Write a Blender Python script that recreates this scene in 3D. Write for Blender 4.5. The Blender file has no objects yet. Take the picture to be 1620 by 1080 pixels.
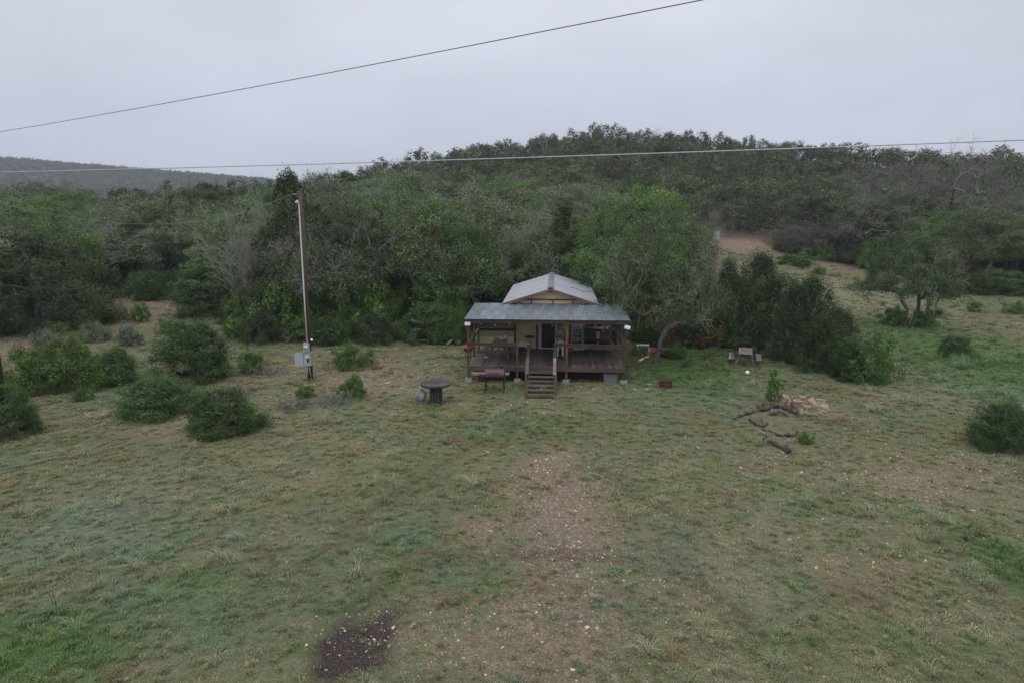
import bpy, math, random
import numpy as np

# ---------------------------------------------------------------- camera, sky, sun, exposure
S = bpy.context.scene
COL = S.collection
CAM_H, PITCH, FPX = 8.0, math.radians(10.7), 1080.0
cam_d = bpy.data.cameras.new("camera")
cam_d.sensor_width = 36.0
cam_d.lens = 24.0
cam_d.clip_start = 0.1
cam_d.clip_end = 5000.0
cam = bpy.data.objects.new("camera", cam_d)
cam.location = (0, 0, CAM_H)
cam.rotation_euler = (math.pi / 2 - PITCH, 0, 0)
COL.objects.link(cam)
S.camera = cam

SUN_EL, SUN_AZ = math.radians(52), math.radians(200)      # azimuth from +Y, clockwise
W = bpy.data.worlds.new("World")
S.world = W
W.use_nodes = True
wt = W.node_tree
wt.nodes.clear()
def wn(t, **k):
    n = wt.nodes.new(t)
    for a, b in k.items():
        setattr(n, a, b)
    return n
w_out = wn('ShaderNodeOutputWorld')
w_bg = wn('ShaderNodeBackground')
w_bg.inputs['Strength'].default_value = 0.1
w_sky = wn('ShaderNodeTexSky', sky_type='NISHITA')
w_sky.sun_disc = False
w_sky.sun_elevation = SUN_EL
w_sky.sun_rotation = SUN_AZ
w_tc = wn('ShaderNodeTexCoord')
w_sep = wn('ShaderNodeSeparateXYZ')
wt.links.new(w_tc.outputs['Generated'], w_sep.inputs[0])
w_cl = wn('ShaderNodeClamp')
wt.links.new(w_sep.outputs['Z'], w_cl.inputs['Value'])
w_ramp = wn('ShaderNodeMapRange')                          # overcast sky: darker horizon, bright zenith
w_ramp.inputs['To Min'].default_value = 6.4
w_ramp.inputs['To Max'].default_value = 17.5
w_pw = wn('ShaderNodeMath', operation='POWER')
w_pw.inputs[1].default_value = 1.5
wt.links.new(w_cl.outputs[0], w_pw.inputs[0])
wt.links.new(w_pw.outputs[0], w_ramp.inputs['Value'])
w_map = wn('ShaderNodeMapping')
w_map.inputs['Scale'].default_value = (1.0, 1.0, 3.0)
wt.links.new(w_tc.outputs['Generated'], w_map.inputs[0])
w_noise = wn('ShaderNodeTexNoise')
w_noise.inputs['Scale'].default_value = 2.2
w_noise.inputs['Detail'].default_value = 5
wt.links.new(w_map.outputs[0], w_noise.inputs['Vector'])
w_nr = wn('ShaderNodeMapRange')
w_nr.inputs['From Min'].default_value = 0.3
w_nr.inputs['From Max'].default_value = 0.7
w_nr.inputs['To Min'].default_value = 0.91
w_nr.inputs['To Max'].default_value = 1.11
wt.links.new(w_noise.outputs['Fac'], w_nr.inputs['Value'])
w_mul = wn('ShaderNodeMath', operation='MULTIPLY')
wt.links.new(w_ramp.outputs[0], w_mul.inputs[0])
wt.links.new(w_nr.outputs[0], w_mul.inputs[1])
w_tone = wn('ShaderNodeMixRGB')                             # lavender grey low down, whiter overhead
w_tone.inputs[1].default_value = (0.945, 0.985, 1.17, 1)
w_tone.inputs[2].default_value = (1.0, 1.0, 1.02, 1)
wt.links.new(w_cl.outputs[0], w_tone.inputs[0])
w_col = wn('ShaderNodeVectorMath', operation='SCALE')
wt.links.new(w_tone.outputs[0], w_col.inputs[0])
wt.links.new(w_mul.outputs[0], w_col.inputs['Scale'])
w_mix = wn('ShaderNodeMixRGB')
w_mix.inputs['Fac'].default_value = 0.93
wt.links.new(w_sky.outputs[0], w_mix.inputs[1])
wt.links.new(w_col.outputs[0], w_mix.inputs[2])
wt.links.new(w_mix.outputs[0], w_bg.inputs['Color'])
wt.links.new(w_bg.outputs[0], w_out.inputs['Surface'])

sun_d = bpy.data.lights.new("sun", 'SUN')
sun_d.energy = 0.8
sun_d.angle = math.radians(40)
sun_d.color = (1.0, 0.97, 0.93)
sun = bpy.data.objects.new("sun", sun_d)
sun.rotation_euler = (math.pi / 2 - SUN_EL, 0, math.pi - SUN_AZ)
COL.objects.link(sun)

S.view_settings.view_transform = 'Standard'
S.view_settings.look = 'None'
S.view_settings.exposure = -0.05
S.view_settings.gamma = 1.0
S.view_settings.use_curve_mapping = False
S.render.engine = 'CYCLES'
S.cycles.max_bounces = 6
S.cycles.diffuse_bounces = 3
S.cycles.glossy_bounces = 2
S.cycles.transmission_bounces = 3
S.cycles.transparent_max_bounces = 6
S.cycles.volume_bounces = 0
S.cycles.use_denoising = True

# ---------------------------------------------------------------- pixel <-> world (1620 x 1080 photograph)
CP, SP = math.cos(PITCH), math.sin(PITCH)
def ray(u, v):
    a, b = (u - 810) / FPX, (540 - v) / FPX
    return np.array([a, CP + b * SP, -SP + b * CP])
def proj(x, y, z):
    q = z - CAM_H
    dep = y * CP - q * SP
    up = y * SP + q * CP
    dep = np.where(dep < 0.5, 0.5, dep)
    return 810 + FPX * x / dep, 540 - FPX * up / dep
def sstep(a, b, x):
    t = np.clip((x - a) / (b - a), 0, 1)
    return t * t * (3 - 2 * t)

# ---------------------------------------------------------------- terrain
def wobble(x, y):
    return (np.sin(x * .31 + 1.3) * np.cos(y * .27 + .4) * .10 + np.sin(x * .83 - y * .61 + 2.) * .035
            + np.sin(x * 1.9 + y * 1.4) * .015)
def h(x, y):
    x = np.asarray(x, float); y = np.asarray(y, float)
    yc = np.interp(x, [-300, -75, -35, -10, 20, 58, 77, 95, 150, 400], [110, 112, 122, 150, 170, 160, 145, 132, 120, 130])
    zc = np.interp(x, [-300, -75, -35, -10, 20, 58, 77, 95, 150, 400], [5, 5.5, 10., 18., 24., 20.5, 17.5, 15., 12., 11])
    y0 = np.interp(x, [-60, -15, 0, 20, 40, 80], [30, 37, 40, 42, 44, 46])
    s = np.clip((y - y0) / (yc - y0), 0, 1)
    z = zc * s ** 1.9
    z = z * (1 - .55 * sstep(0, 130, y - yc))
    r2 = np.interp(x, [-1500, -650, -335, -80, 300], [78, 71, 46, 22, 14])
    z = z + np.maximum(0, r2 * sstep(480, 900, y) - 0.35 * z * sstep(480, 900, y))
    z = z + wobble(x, y) * (0.25 + .75 * sstep(36, 60, y)) * sstep(8, 14, np.hypot(x, y - 34) + 3)
    return z
_T = np.concatenate([np.arange(6, 80, .04), np.arange(80, 300, .25), np.arange(300, 1100, 1.)])
def P(u, v, z=None):
    r = ray(u, v)
    if z is not None:
        t = (z - CAM_H) / r[2]
        return np.array([r[0] * t, r[1] * t, z])
    zz = CAM_H + r[2] * _T
    hh = h(r[0] * _T, r[1] * _T)
    k = np.argmax(zz <= hh)
    t = _T[k]
    x, y = r[0] * t, r[1] * t
    return np.array([x, y, float(h(x, y))])
def ztop(p, v):
    """height above p at which the vertical through p meets image row v"""
    b = (540 - v) / FPX
    sl = (-SP + b * CP) / (CP + b * SP)
    return CAM_H + sl * p[1] - p[2]
def mpp(p):                                                # metres for one photo pixel at p
    return (p[1] * CP - (p[2] - CAM_H) * SP) / FPX

# ---------------------------------------------------------------- mesh helpers
def rotz(a):
    c, s = math.cos(a), math.sin(a)
    return np.array([[c, -s, 0], [s, c, 0], [0, 0, 1.]])
def rotx(a):
    c, s = math.cos(a), math.sin(a)
    return np.array([[1, 0, 0], [0, c, -s], [0, s, c.real]])
def roty(a):
    c, s = math.cos(a), math.sin(a)
    return np.array([[c, 0, s], [0, 1, 0], [-s, 0, c]])
class MB:
    def __init__(self):
        self.v, self.f, self.m, self.sm = [], [], [], []
    def add(self, vs, fs, m=0, smooth=False):
        o = len(self.v)
        self.v += [tuple(map(float, p)) for p in vs]
        self.f += [tuple(i + o for i in f) for f in fs]
        self.m += [m] * len(fs)
        self.sm += [smooth] * len(fs)
        return self
    def box(self, c, s, rot=None, m=0):
        c = np.array(c, float)
        vs = []
        for i in range(8):
            p = np.array([(i & 1) - .5, (i >> 1 & 1) - .5, (i >> 2 & 1) - .5]) * np.array(s)
            vs.append(c + (rot @ p if rot is not None else p))
        return self.add(vs, [(0, 2, 3, 1), (4, 5, 7, 6), (0, 1, 5, 4), (2, 6, 7, 3), (0, 4, 6, 2), (1, 3, 7, 5)], m)
    def span(self, a, b, m=0):
        a, b = np.array(a, float), np.array(b, float)
        return self.box((a + b) / 2, np.abs(b - a), None, m)
    def beam(self, p0, p1, w, t, m=0, up=(0, 0, 1)):
        p0, p1 = np.array(p0, float), np.array(p1, float)
        d = p1 - p0; L = np.linalg.norm(d); d /= L
        up = np.array(up, float)
        if abs(d @ up) > .98: up = np.array([0, 1., 0])
        s = np.cross(d, up); s /= np.linalg.norm(s)
        n = np.cross(s, d)
        return self.box((p0 + p1) / 2, (w, L, t), np.stack([s, d, n], 1), m)
    def tube(self, pts, rad, n=6, m=0, cap=True, smooth=True):
        pts = [np.array(p, float) for p in pts]
        if not hasattr(rad, '__len__'): rad = [rad] * len(pts)
        vs, fs = [], []
        for i, p in enumerate(pts):
            d = pts[min(i + 1, len(pts) - 1)] - pts[max(i - 1, 0)]
            d /= (np.linalg.norm(d) + 1e-9)
            a = np.cross(d, (0.13, 0.07, 1.) if abs(d[2]) < .9 else (1., .05, 0.)); a /= np.linalg.norm(a)
            b = np.cross(d, a)
            for k in range(n):
                t = 2 * math.pi * k / n
                vs.append(p + rad[i] * (a * math.cos(t) + b * math.sin(t)))
        for i in range(len(pts) - 1):
            for k in range(n):
                fs.append((i * n + k, i * n + (k + 1) % n, (i + 1) * n + (k + 1) % n, (i + 1) * n + k))
        self.add(vs, fs, m, smooth)
        if cap:
            o = len(self.v) - len(vs)
            self.f += [tuple(o + k for k in range(n - 1, -1, -1)), tuple(o + (len(pts) - 1) * n + k for k in range(n))]
            self.m += [m, m]; self.sm += [False, False]
        return self
    def lathe(self, prof, n=20, c=(0, 0, 0), rot=None, m=0, smooth=True):
        vs, fs = [], []
        c = np.array(c, float)
        for r, z in prof:
            for k in range(n):
                t = 2 * math.pi * k / n
                p = np.array([r * math.cos(t), r * math.sin(t), z])
                vs.append(c + (rot @ p if rot is not None else p))
        for i in range(len(prof) - 1):
            for k in range(n):
                fs.append((i * n + k, i * n + (k + 1) % n, (i + 1) * n + (k + 1) % n, (i + 1) * n + k))
        return self.add(vs, fs, m, smooth)
    def prism(self, poly, axis, a, b, m=0):
        """poly in the two other axes, extruded along axis 'x','y','z' from a to b"""
        n = len(poly)
        def mk(p, t):
            return {'x': (t, p[0], p[1]), 'y': (p[0], t, p[1]), 'z': (p[0], p[1], t)}[axis]
        vs = [mk(p, a) for p in poly] + [mk(p, b) for p in poly]
        fs = [tuple(range(n - 1, -1, -1)), tuple(range(n, 2 * n))] + [(i, (i + 1) % n, n + (i + 1) % n, n + i) for i in range(n)]
        return self.add(vs, fs, m)
    def mesh(self, name, mats):
        me = bpy.data.meshes.new(name)
        me.from_pydata(self.v, [], self.f)
        for mt in (mats if isinstance(mats, (list, tuple)) else [mats]):
            me.materials.append(mt)
        me.polygons.foreach_set('material_index', self.m)
        me.polygons.foreach_set('use_smooth', self.sm)
        me.update()
        import bmesh as _b
        bm = _b.new(); bm.from_mesh(me); _b.ops.recalc_face_normals(bm, faces=bm.faces); bm.to_mesh(me); bm.free()
        return me
    def build(self, name, mats, parent=None, loc=(0, 0, 0), rz=0.0):
        return link(name, self.mesh(name, mats), parent, loc, rz)
def link(name, me, parent=None, loc=(0, 0, 0), rz=0.0):
    o = bpy.data.objects.new(name, me)
    COL.objects.link(o)
    o.parent = parent
    o.location = tuple(map(float, loc))
    o.rotation_euler = (0, 0, rz)
    return o
def tag(o, label=None, cat=None, group=None, kind=None):
    for k, v in (('label', label), ('category', cat), ('group', group), ('kind', kind)):
        if v: o[k] = v
    return o
def thing(name, label, cat, loc=(0, 0, 0), rz=0.0, group=None):
    return tag(link(name, None, None, loc, rz), label, cat, group)
def quad_mesh(name, q, mats, tint=None, mi=None):
    """q: (n,4,3) quads -> mesh, tint (n,3) as point colour"""
    n = len(q)
    me = bpy.data.meshes.new(name)
    me.vertices.add(n * 4); me.loops.add(n * 4); me.polygons.add(n)
    me.vertices.foreach_set('co', np.ascontiguousarray(q, np.float32).ravel())
    me.loops.foreach_set('vertex_index', np.arange(n * 4, dtype=np.int32))
    me.polygons.foreach_set('loop_start', np.arange(0, n * 4, 4, dtype=np.int32))
    me.polygons.foreach_set('loop_total', np.full(n, 4, np.int32))
    for mt in (mats if isinstance(mats, (list, tuple)) else [mats]): me.materials.append(mt)
    if mi is not None: me.polygons.foreach_set('material_index', np.asarray(mi, np.int32))
    if tint is not None:
        at = me.color_attributes.new('tint', 'FLOAT_COLOR', 'POINT')
        c = np.ones((n, 4, 4), np.float32); c[:, :, :3] = tint[:, None, :]
        at.data.foreach_set('color', c.ravel())
    me.update()
    return me

# ---------------------------------------------------------------- materials
class NT:
    def __init__(self, name):
        self.mat = bpy.data.materials.new(name); self.mat.use_nodes = True
        self.t = self.mat.node_tree; self.t.nodes.clear()
        self.out = self.n('ShaderNodeOutputMaterial')
    def n(self, ty, **k):
        n = self.t.nodes.new(ty)
        for a, b in k.items(): setattr(n, a, b)
        return n
    def l(self, a, b): self.t.links.new(a, b)
    def val(self, s, v):
        if isinstance(v, (int, float)): s.default_value = v
        elif isinstance(v, (tuple, list)): s.default_value = tuple(v) + ((1,) if len(v) == 3 and s.type == 'RGBA' else ())
        else: self.l(v, s)
    def math(self, op, a, b=0.0, clamp=False):
        n = self.n('ShaderNodeMath', operation=op); n.use_clamp = clamp
        self.val(n.inputs[0], a); self.val(n.inputs[1], b)
        return n.outputs[0]
    def mix(self, f, a, b, mode='MIX'):
        n = self.n('ShaderNodeMixRGB', blend_type=mode)
        self.val(n.inputs[0], f); self.val(n.inputs[1], a); self.val(n.inputs[2], b)
        return n.outputs[0]
    def rng(self, v, a, b, c=0., d=1.):
        n = self.n('ShaderNodeMapRange'); n.clamp = True
        self.val(n.inputs['Value'], v)
        for k, x in (('From Min', a), ('From Max', b), ('To Min', c), ('To Max', d)): self.val(n.inputs[k], x)
        return n.outputs[0]
    def noise(self, vec, scale, detail=3., rough=.55):
        n = self.n('ShaderNodeTexNoise')
        if vec is not None: self.l(vec, n.inputs['Vector'])
        n.inputs['Scale'].default_value = scale; n.inputs['Detail'].default_value = detail; n.inputs['Roughness'].default_value = rough
        return n.outputs['Fac']
    def coord(self, k='Object'): return self.n('ShaderNodeTexCoord').outputs[k]
    def mapped(self, vec, scale):
        n = self.n('ShaderNodeMapping'); self.l(vec, n.inputs[0]); n.inputs['Scale'].default_value = scale
        return n.outputs[0]
    def rand(self): return self.n('ShaderNodeObjectInfo').outputs['Random']
    def attr(self, name, ty='GEOMETRY', out='Fac'):
        n = self.n('ShaderNodeAttribute'); n.attribute_name = name; n.attribute_type = ty
        return n.outputs[out]
    def bsdf(self, col, rough=.7, metal=0., spec=.3, bump=None, bstr=.3, bdist=.01, **k):
        b = self.n('ShaderNodeBsdfPrincipled')
        self.val(b.inputs['Base Color'], col); self.val(b.inputs['Roughness'], rough); self.val(b.inputs['Metallic'], metal)
        b.inputs['Specular IOR Level'].default_value = spec
        for kk, v in k.items(): self.val(b.inputs[kk.replace('_', ' ')], v)
        if bump is not None:
            bn = self.n('ShaderNodeBump'); bn.inputs['Strength'].default_value = bstr; bn.inputs['Distance'].default_value = bdist
            self.l(bump, bn.inputs['Height']); self.l(bn.outputs[0], b.inputs['Normal'])
        self.l(b.outputs[0], self.out.inputs['Surface'])
        return b
def wood(name, c0, c1, grain=(30, 3, 30), rough=.75, vary=.45, stain=0.):
    n = NT(name)
    oi = n.n('ShaderNodeObjectInfo')
    add = n.n('ShaderNodeVectorMath', operation='ADD')
    n.l(n.coord('Object'), add.inputs[0])
    sc = n.n('ShaderNodeVectorMath', operation='SCALE'); sc.inputs[0].default_value = (37., 19., 11.)
    n.l(oi.outputs['Random'], sc.inputs['Scale']); n.l(sc.outputs[0], add.inputs[1])
    g = n.noise(n.mapped(add.outputs[0], grain), 1., 4.)
    big = n.noise(add.outputs[0], 1.1, 2.)
    col = n.mix(n.rng(g, .3, .7), c0, c1)
    col = n.mix(1., col, n.rng(oi.outputs['Random'], 0, 1, 1 - vary, 1 + vary * .5), 'MULTIPLY')
    col = n.mix(1., col, n.rng(big, .3, .7, .72, 1.15), 'MULTIPLY')
    n.bsdf(col, n.rng(big, .3, .7, rough - .2, rough), spec=.35, bump=g, bstr=.4, bdist=.004)
    return n.mat
def paint(name, c, rough=.6, metal=0., dirt=.25, scale=4., dirtcol=(.09, .07, .055), spec=.4, fine=0.):
    n = NT(name)
    a = n.noise(n.coord('Object'), scale, 5., .65)
    col = n.mix(n.rng(a, .45, .75, 0, dirt), c, dirtcol)
    if fine:
        b = n.noise(n.coord('Object'), 40, 3.)
        col = n.mix(1., col, n.rng(b, .3, .7, 1 - fine, 1 + fine), 'MULTIPLY')
    n.bsdf(col, n.rng(a, .3, .7, rough - .1, rough + .1), metal, spec, bump=a, bstr=.15, bdist=.006)
    return n.mat
def foliage(name, col, trans=.22, vary=.5, hue=(1.15, 1.0, .8)):
    """leaf colour x per-leaf tint x per-plant variation; some light goes through the leaf"""
    n = NT(name)
    c = n.mix(1., col, n.attr('tint', out='Color'), 'MULTIPLY')
    r = n.rand()
    c = n.mix(1., c, n.mix(r, (1 - vary * .5,) * 3, (1 + vary * .5 * hue[0], 1 + vary * .5 * hue[1], 1 + vary * .5 * hue[2])), 'MULTIPLY')
    r2 = n.math('FRACT', n.math('MULTIPLY', r, 7.31))
    c = n.mix(n.rng(r2, 0, 1, 0, .4), c, n.mix(1., c, (1.15, 1.0, .82), 'MULTIPLY'))
    d = n.n('ShaderNodeBsdfPrincipled'); n.l(c, d.inputs['Base Color']); d.inputs['Roughness'].default_value = .6; d.inputs['Specular IOR Level'].default_value = .25
    t = n.n('ShaderNodeBsdfTranslucent'); n.l(c, t.inputs['Color'])
    m = n.n('ShaderNodeMixShader'); m.inputs[0].default_value = trans
    n.l(d.outputs[0], m.inputs[1]); n.l(t.outputs[0], m.inputs[2]); n.l(m.outputs[0], n.out.inputs['Surface'])
    return n.mat
M = {}
M['oak_leaf'] = foliage('oak_leaf', (.112, .172, .076), .30, .7)
M['oak_leaf_green'] = foliage('oak_leaf_green', (.096, .180, .056), .30, .5)
M['oak_leaf_grey'] = foliage('oak_leaf_grey', (.118, .158, .092), .28, .6)
M['juniper_leaf'] = foliage('juniper_leaf', (.052, .080, .034), .18)
M['bush_leaf'] = foliage('bush_leaf', (.090, .175, .042), .28, .35)
M['sage_leaf'] = foliage('sage_leaf', (.15, .19, .145), .2, .3)
M['rust_leaf'] = foliage('rust_leaf', (.16, .105, .06), .2, .3)
M['far_leaf'] = foliage('far_leaf', (.072, .100, .050), .2, .9)
M['bark'] = paint('bark', (.075, .068, .058), .9, dirt=.6, scale=7, dirtcol=(.2, .19, .165), fine=.35)
M['lichen_bark'] = paint('lichen_bark', (.24, .255, .205), .9, dirt=.5, scale=5, dirtcol=(.10, .09, .08), fine=.3)
M['dead_bark'] = paint('dead_bark', (.165, .165, .14), .9, dirt=.4, scale=3, dirtcol=(.10, .085, .075), fine=.3)
M['brush_bark'] = paint('brush_bark', (.11, .098, .088), .9, dirt=.4, scale=3, dirtcol=(.2, .17, .15), fine=.3)
M['charred'] = paint('charred', (.035, .032, .032), .9, dirt=.5, scale=6, dirtcol=(.16, .15, .145), fine=.4)
M['deck_wood'] = wood('deck_wood', (.075, .060, .053), (.165, .135, .118), (26, 2.2, 26))
M['post_wood'] = wood('post_wood', (.085, .042, .027), (.16, .088, .058), (30, 30, 2.))
M['beam_wood'] = wood('beam_wood', (.075, .048, .038), (.17, .105, .078), (2., 30, 30))
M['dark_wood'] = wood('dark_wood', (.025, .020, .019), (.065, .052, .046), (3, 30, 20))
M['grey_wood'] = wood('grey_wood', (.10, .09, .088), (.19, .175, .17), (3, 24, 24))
M['pale_wood'] = wood('pale_wood', (.23, .18, .125), (.36, .29, .21), (2, 20, 20), vary=.2)
M['table_wood'] = wood('table_wood', (.15, .115, .095), (.26, .215, .185), (24, 2, 24))
M['spool_wood'] = wood('spool_wood', (.022, .021, .022), (.085, .08, .08), (3, 16, 16), vary=.3)
M['pole_wood'] = wood('pole_wood', (.055, .030, .024), (.11, .065, .05), (20, 20, .8), vary=.1)
M['cream'] = paint('cream', (.56, .455, .295), .75, dirt=.25, scale=1.6, dirtcol=(.27, .20, .13), fine=.05)
M['white'] = paint('white', (.62, .62, .62), .5, dirt=.2, scale=6)
M['white_bright'] = paint('white_bright', (.80, .80, .80), .4, dirt=.08, scale=6)
M['black'] = paint('black', (.014, .014, .016), .5, dirt=.15, scale=6, dirtcol=(.06, .055, .05))
M['grey_plastic'] = paint('grey_plastic', (.17, .175, .19), .45, dirt=.25, scale=5)
M['blue_plastic'] = paint('blue_plastic', (.02, .075, .24), .45, dirt=.15)
M['red_plastic'] = paint('red_plastic', (.33, .028, .022), .4, dirt=.2)
M['yellow_plastic'] = paint('yellow_plastic', (.50, .40, .13), .45, dirt=.25, dirtcol=(.2, .15, .08))
M['yellow_guard'] = paint('yellow_guard', (.62, .42, .03), .45, dirt=.1)
M['brown_vinyl'] = paint('brown_vinyl', (.095, .045, .024), .5, dirt=.2)
M['box_grey'] = paint('box_grey', (.36, .40, .43), .4, .1, dirt=.12, scale=8)
M['concrete'] = paint('concrete', (.30, .29, .28), .9, dirt=.4, scale=9, fine=.15)
M['smoker_red'] = paint('smoker_red', (.085, .034, .032), .45, .2, dirt=.5, scale=5, dirtcol=(.15, .09, .085), fine=.1)
M['smoker_black'] = paint('smoker_black', (.025, .022, .022), .5, .2, dirt=.3, scale=7, dirtcol=(.10, .035, .022), fine=.2)
M['rust'] = paint('rust', (.085, .036, .024), .85, .1, dirt=.5, scale=7, dirtcol=(.035, .02, .016), fine=.3)
M['barrel_red'] = paint('barrel_red', (.15, .040, .034), .6, .1, dirt=.35, scale=4, dirtcol=(.07, .03, .025))
M['cable'] = paint('cable', (.42, .42, .44), .5, .3, dirt=.2)
M['cable_dark'] = paint('cable_dark', (.035, .035, .037), .6, dirt=.2)
M['stone'] = paint('stone', (.29, .21, .17), .9, dirt=.5, scale=6, dirtcol=(.26, .17, .13), fine=.15)
M['stone_pale'] = paint('stone_pale', (.50, .43, .37), .9, dirt=.35, scale=6, dirtcol=(.33, .25, .2), fine=.15)
M['bulb'] = paint('bulb', (.75, .74, .70), .2, dirt=0)
M['galv'] = paint('galv', (.52, .58, .63), .42, .4, dirt=.25, scale=5, dirtcol=(.25, .26, .27))
n = NT('corrugated'); a = n.noise(n.mapped(n.coord('Object'), (1.2, .35, 1)), 2.5, 5.); r = n.rand()
c = n.mix(n.rng(a, .35, .7), (.17, .20, .235), (.29, .33, .37)); c = n.mix(1., c, n.rng(r, 0, 1, .82, 1.1), 'MULTIPLY')
st = n.noise(n.mapped(n.coord('Object'), (9, .4, 1)), 2., 3.)
c = n.mix(n.rng(st, .58, .75, 0, .35), c, (.22, .17, .14))
n.bsdf(c, n.rng(a, .3, .7, .34, .5), .7, .5); M['corrugated'] = n.mat
n = NT('roof_metal'); a = n.noise(n.mapped(n.coord('Object'), (.5, 1.2, 1)), 1.6, 5.); r = n.rand()
c = n.mix(n.rng(a, .35, .7), (.27, .275, .31), (.38, .385, .42)); c = n.mix(1., c, n.rng(r, 0, 1, .93, 1.05), 'MULTIPLY')
n.bsdf(c, n.rng(a, .3, .7, .42, .58), .35, .5); M['roof_metal'] = n.mat
n = NT('glass'); n.bsdf((.012, .015, .02), .08, 0., .5); M['glass'] = n.mat
n = NT('curtain_pane'); a = n.noise(n.coord('Object'), 14, 4.); n.bsdf(n.mix(n.rng(a, .42, .58), (.12, .13, .12), (.50, .51, .52)), .3, 0., .5); M['curtain_pane'] = n.mat
n = NT('camouflage'); a = n.noise(n.coord('Object'), 13, 2.); b = n.noise(n.mapped(n.coord('Object'), (1.3, .8, 1.7)), 19, 2.)
c = n.mix(n.rng(a, .47, .53), (.21, .18, .15), (.42, .37, .32)); c = n.mix(n.rng(b, .55, .60), c, (.055, .048, .04)); n.bsdf(c, .9, 0., .1); M['camouflage'] = n.mat
M['sleeve'] = paint('sleeve', (.115, .12, .135), .9, dirt=.3, scale=12)
M['trousers'] = paint('trousers', (.40, .41, .39), .9, dirt=.35, scale=9, dirtcol=(.16, .16, .14))
M['boot'] = paint('boot', (.06, .045, .035), .7, dirt=.3)
M['skin'] = paint('skin', (.42, .245, .185), .6, dirt=0)
# ---------------------------------------------------------------- ground zones (ellipses on the ground, world metres)
def zone(u, v, du, dv, amp=1., soft=1.):
    c = P(u, v); a = P(u, v - dv); b = P(u, v + dv)
    return (c[0], c[1], du * mpp(c), max(.3, abs(a[1] - b[1]) / 2), amp, soft)
Z = {
 'dirt': [zone(748, 842, 36, 19, 2.), zone(890, 790, 85, 95, .5), zone(890, 960, 120, 130, .6), zone(880, 880, 90, 60, .5), zone(800, 1045, 150, 60, .5), zone(1120, 900, 150, 80, .33), zone(1330, 880, 160, 70, .30), zone(700, 1000, 90, 60, .35), zone(270, 690, 45, 10, .9), zone(240, 677, 30, 10, .6),
          zone(862, 651, 25, 4, .8), zone(190, 500, 110, 26, .75), zone(60, 540, 70, 22, .6), zone(590, 600, 130, 26, .38), zone(400, 600, 70, 30, .5), zone(495, 748, 10, 5, .9), zone(492, 777, 10, 5, .9),
          zone(585, 727, 9, 3, .9), zone(530, 925, 16, 12, .6), zone(630, 655, 22, 4, .7), zone(1180, 388, 52, 16, 1.2), zone(1340, 420, 80, 9, .6), zone(1500, 760, 120, 60, .3),
          zone(1420, 490, 30, 60, .22), zone(1275, 644, 46, 17, 1.), zone(1225, 655, 50, 20, .5), zone(1230, 690, 50, 22, .35), zone(1550, 920, 18, 7, .8), zone(1380, 865, 40, 12, .4), zone(560, 780, 30, 8, .35), zone(260, 1040, 50, 20, .5), zone(470, 985, 30, 15, .7), zone(720, 1000, 60, 50, .35),
          zone(940, 625, 70, 6, .6), zone(900, 1060, 160, 60, .35), zone(600, 575, 110, 14, .45), zone(1480, 530, 26, 8, .4), zone(1605, 525, 20, 7, .7)],
 'ash': [zone(575, 1008, 62, 44, 1.35), zone(560, 1050, 60, 36, 1.2), zone(620, 985, 30, 26, .9), zone(600, 1060, 35, 20, .6), zone(760, 1015, 50, 40, .28), zone(1230, 665, 30, 10, .4), zone(240, 868, 14, 10, .6), zone(1540, 640, 30, 12, .3), zone(430, 560, 26, 6, .7), zone(525, 630, 45, 12, .5), zone(880, 876, 90, 7, .5)],
 'lush': [zone(1530, 560, 150, 70, 1.), zone(1070, 590, 85, 26, 1.), zone(1100, 560, 60, 20, .8), zone(60, 1030, 150, 70, .95), zone(330, 950, 120, 70, .3), zone(1640, 920, 70, 110, .9), zone(1240, 772, 26, 10, .8), zone(860, 675, 90, 22, .5), zone(790, 690, 60, 20, .35),
          zone(1410, 525, 90, 26, .6), zone(520, 960, 60, 60, .3), zone(840, 618, 50, 8, .5), zone(1340, 800, 60, 14, .4), zone(640, 880, 70, 30, .35), zone(650, 780, 90, 40, .25), zone(1250, 1000, 160, 60, .2)],
 'blue': [zone(120, 840, 150, 60, .8), zone(180, 900, 200, 90, .4), zone(640, 830, 70, 40, .45), zone(1560, 590, 60, 22, .9), zone(1600, 630, 60, 20, .8), zone(1170, 900, 60, 30, .35), zone(1120, 620, 140, 26, .45), zone(330, 990, 80, 50, .6), zone(560, 860, 130, 90, .3)],
 'dry': [zone(1330, 470, 90, 36, 1.), zone(1430, 620, 110, 26, .6), zone(1340, 800, 300, 90, .4), zone(1050, 740, 130, 80, .35), zone(300, 760, 260, 60, .45), zone(560, 720, 160, 60, .4), zone(1100, 900, 200, 120, .3), zone(1560, 980, 60, 40, .4)],
 'gravel': [zone(890, 780, 80, 85, 1.3), zone(930, 890, 80, 60, .7), zone(860, 1000, 130, 90, .35), zone(600, 600, 125, 24, 1.), zone(470, 580, 60, 20, .8), zone(200, 490, 110, 30, 1.), zone(70, 545, 70, 24, .8), zone(1430, 760, 170, 70, .75), zone(1560, 740, 90, 60, .7), zone(1180, 388, 52, 16, 1.2), zone(1330, 420, 90, 10, .7),
            zone(1240, 735, 80, 30, .7), zone(1200, 830, 60, 25, .5), zone(1040, 960, 50, 60, .6), zone(940, 610, 60, 10, .9), zone(700, 1000, 110, 60, .5), zone(1420, 870, 110, 40, .35), zone(590, 1000, 60, 40, .8), zone(860, 652, 40, 8, .6), zone(790, 640, 60, 12, .4)],
}
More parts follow.
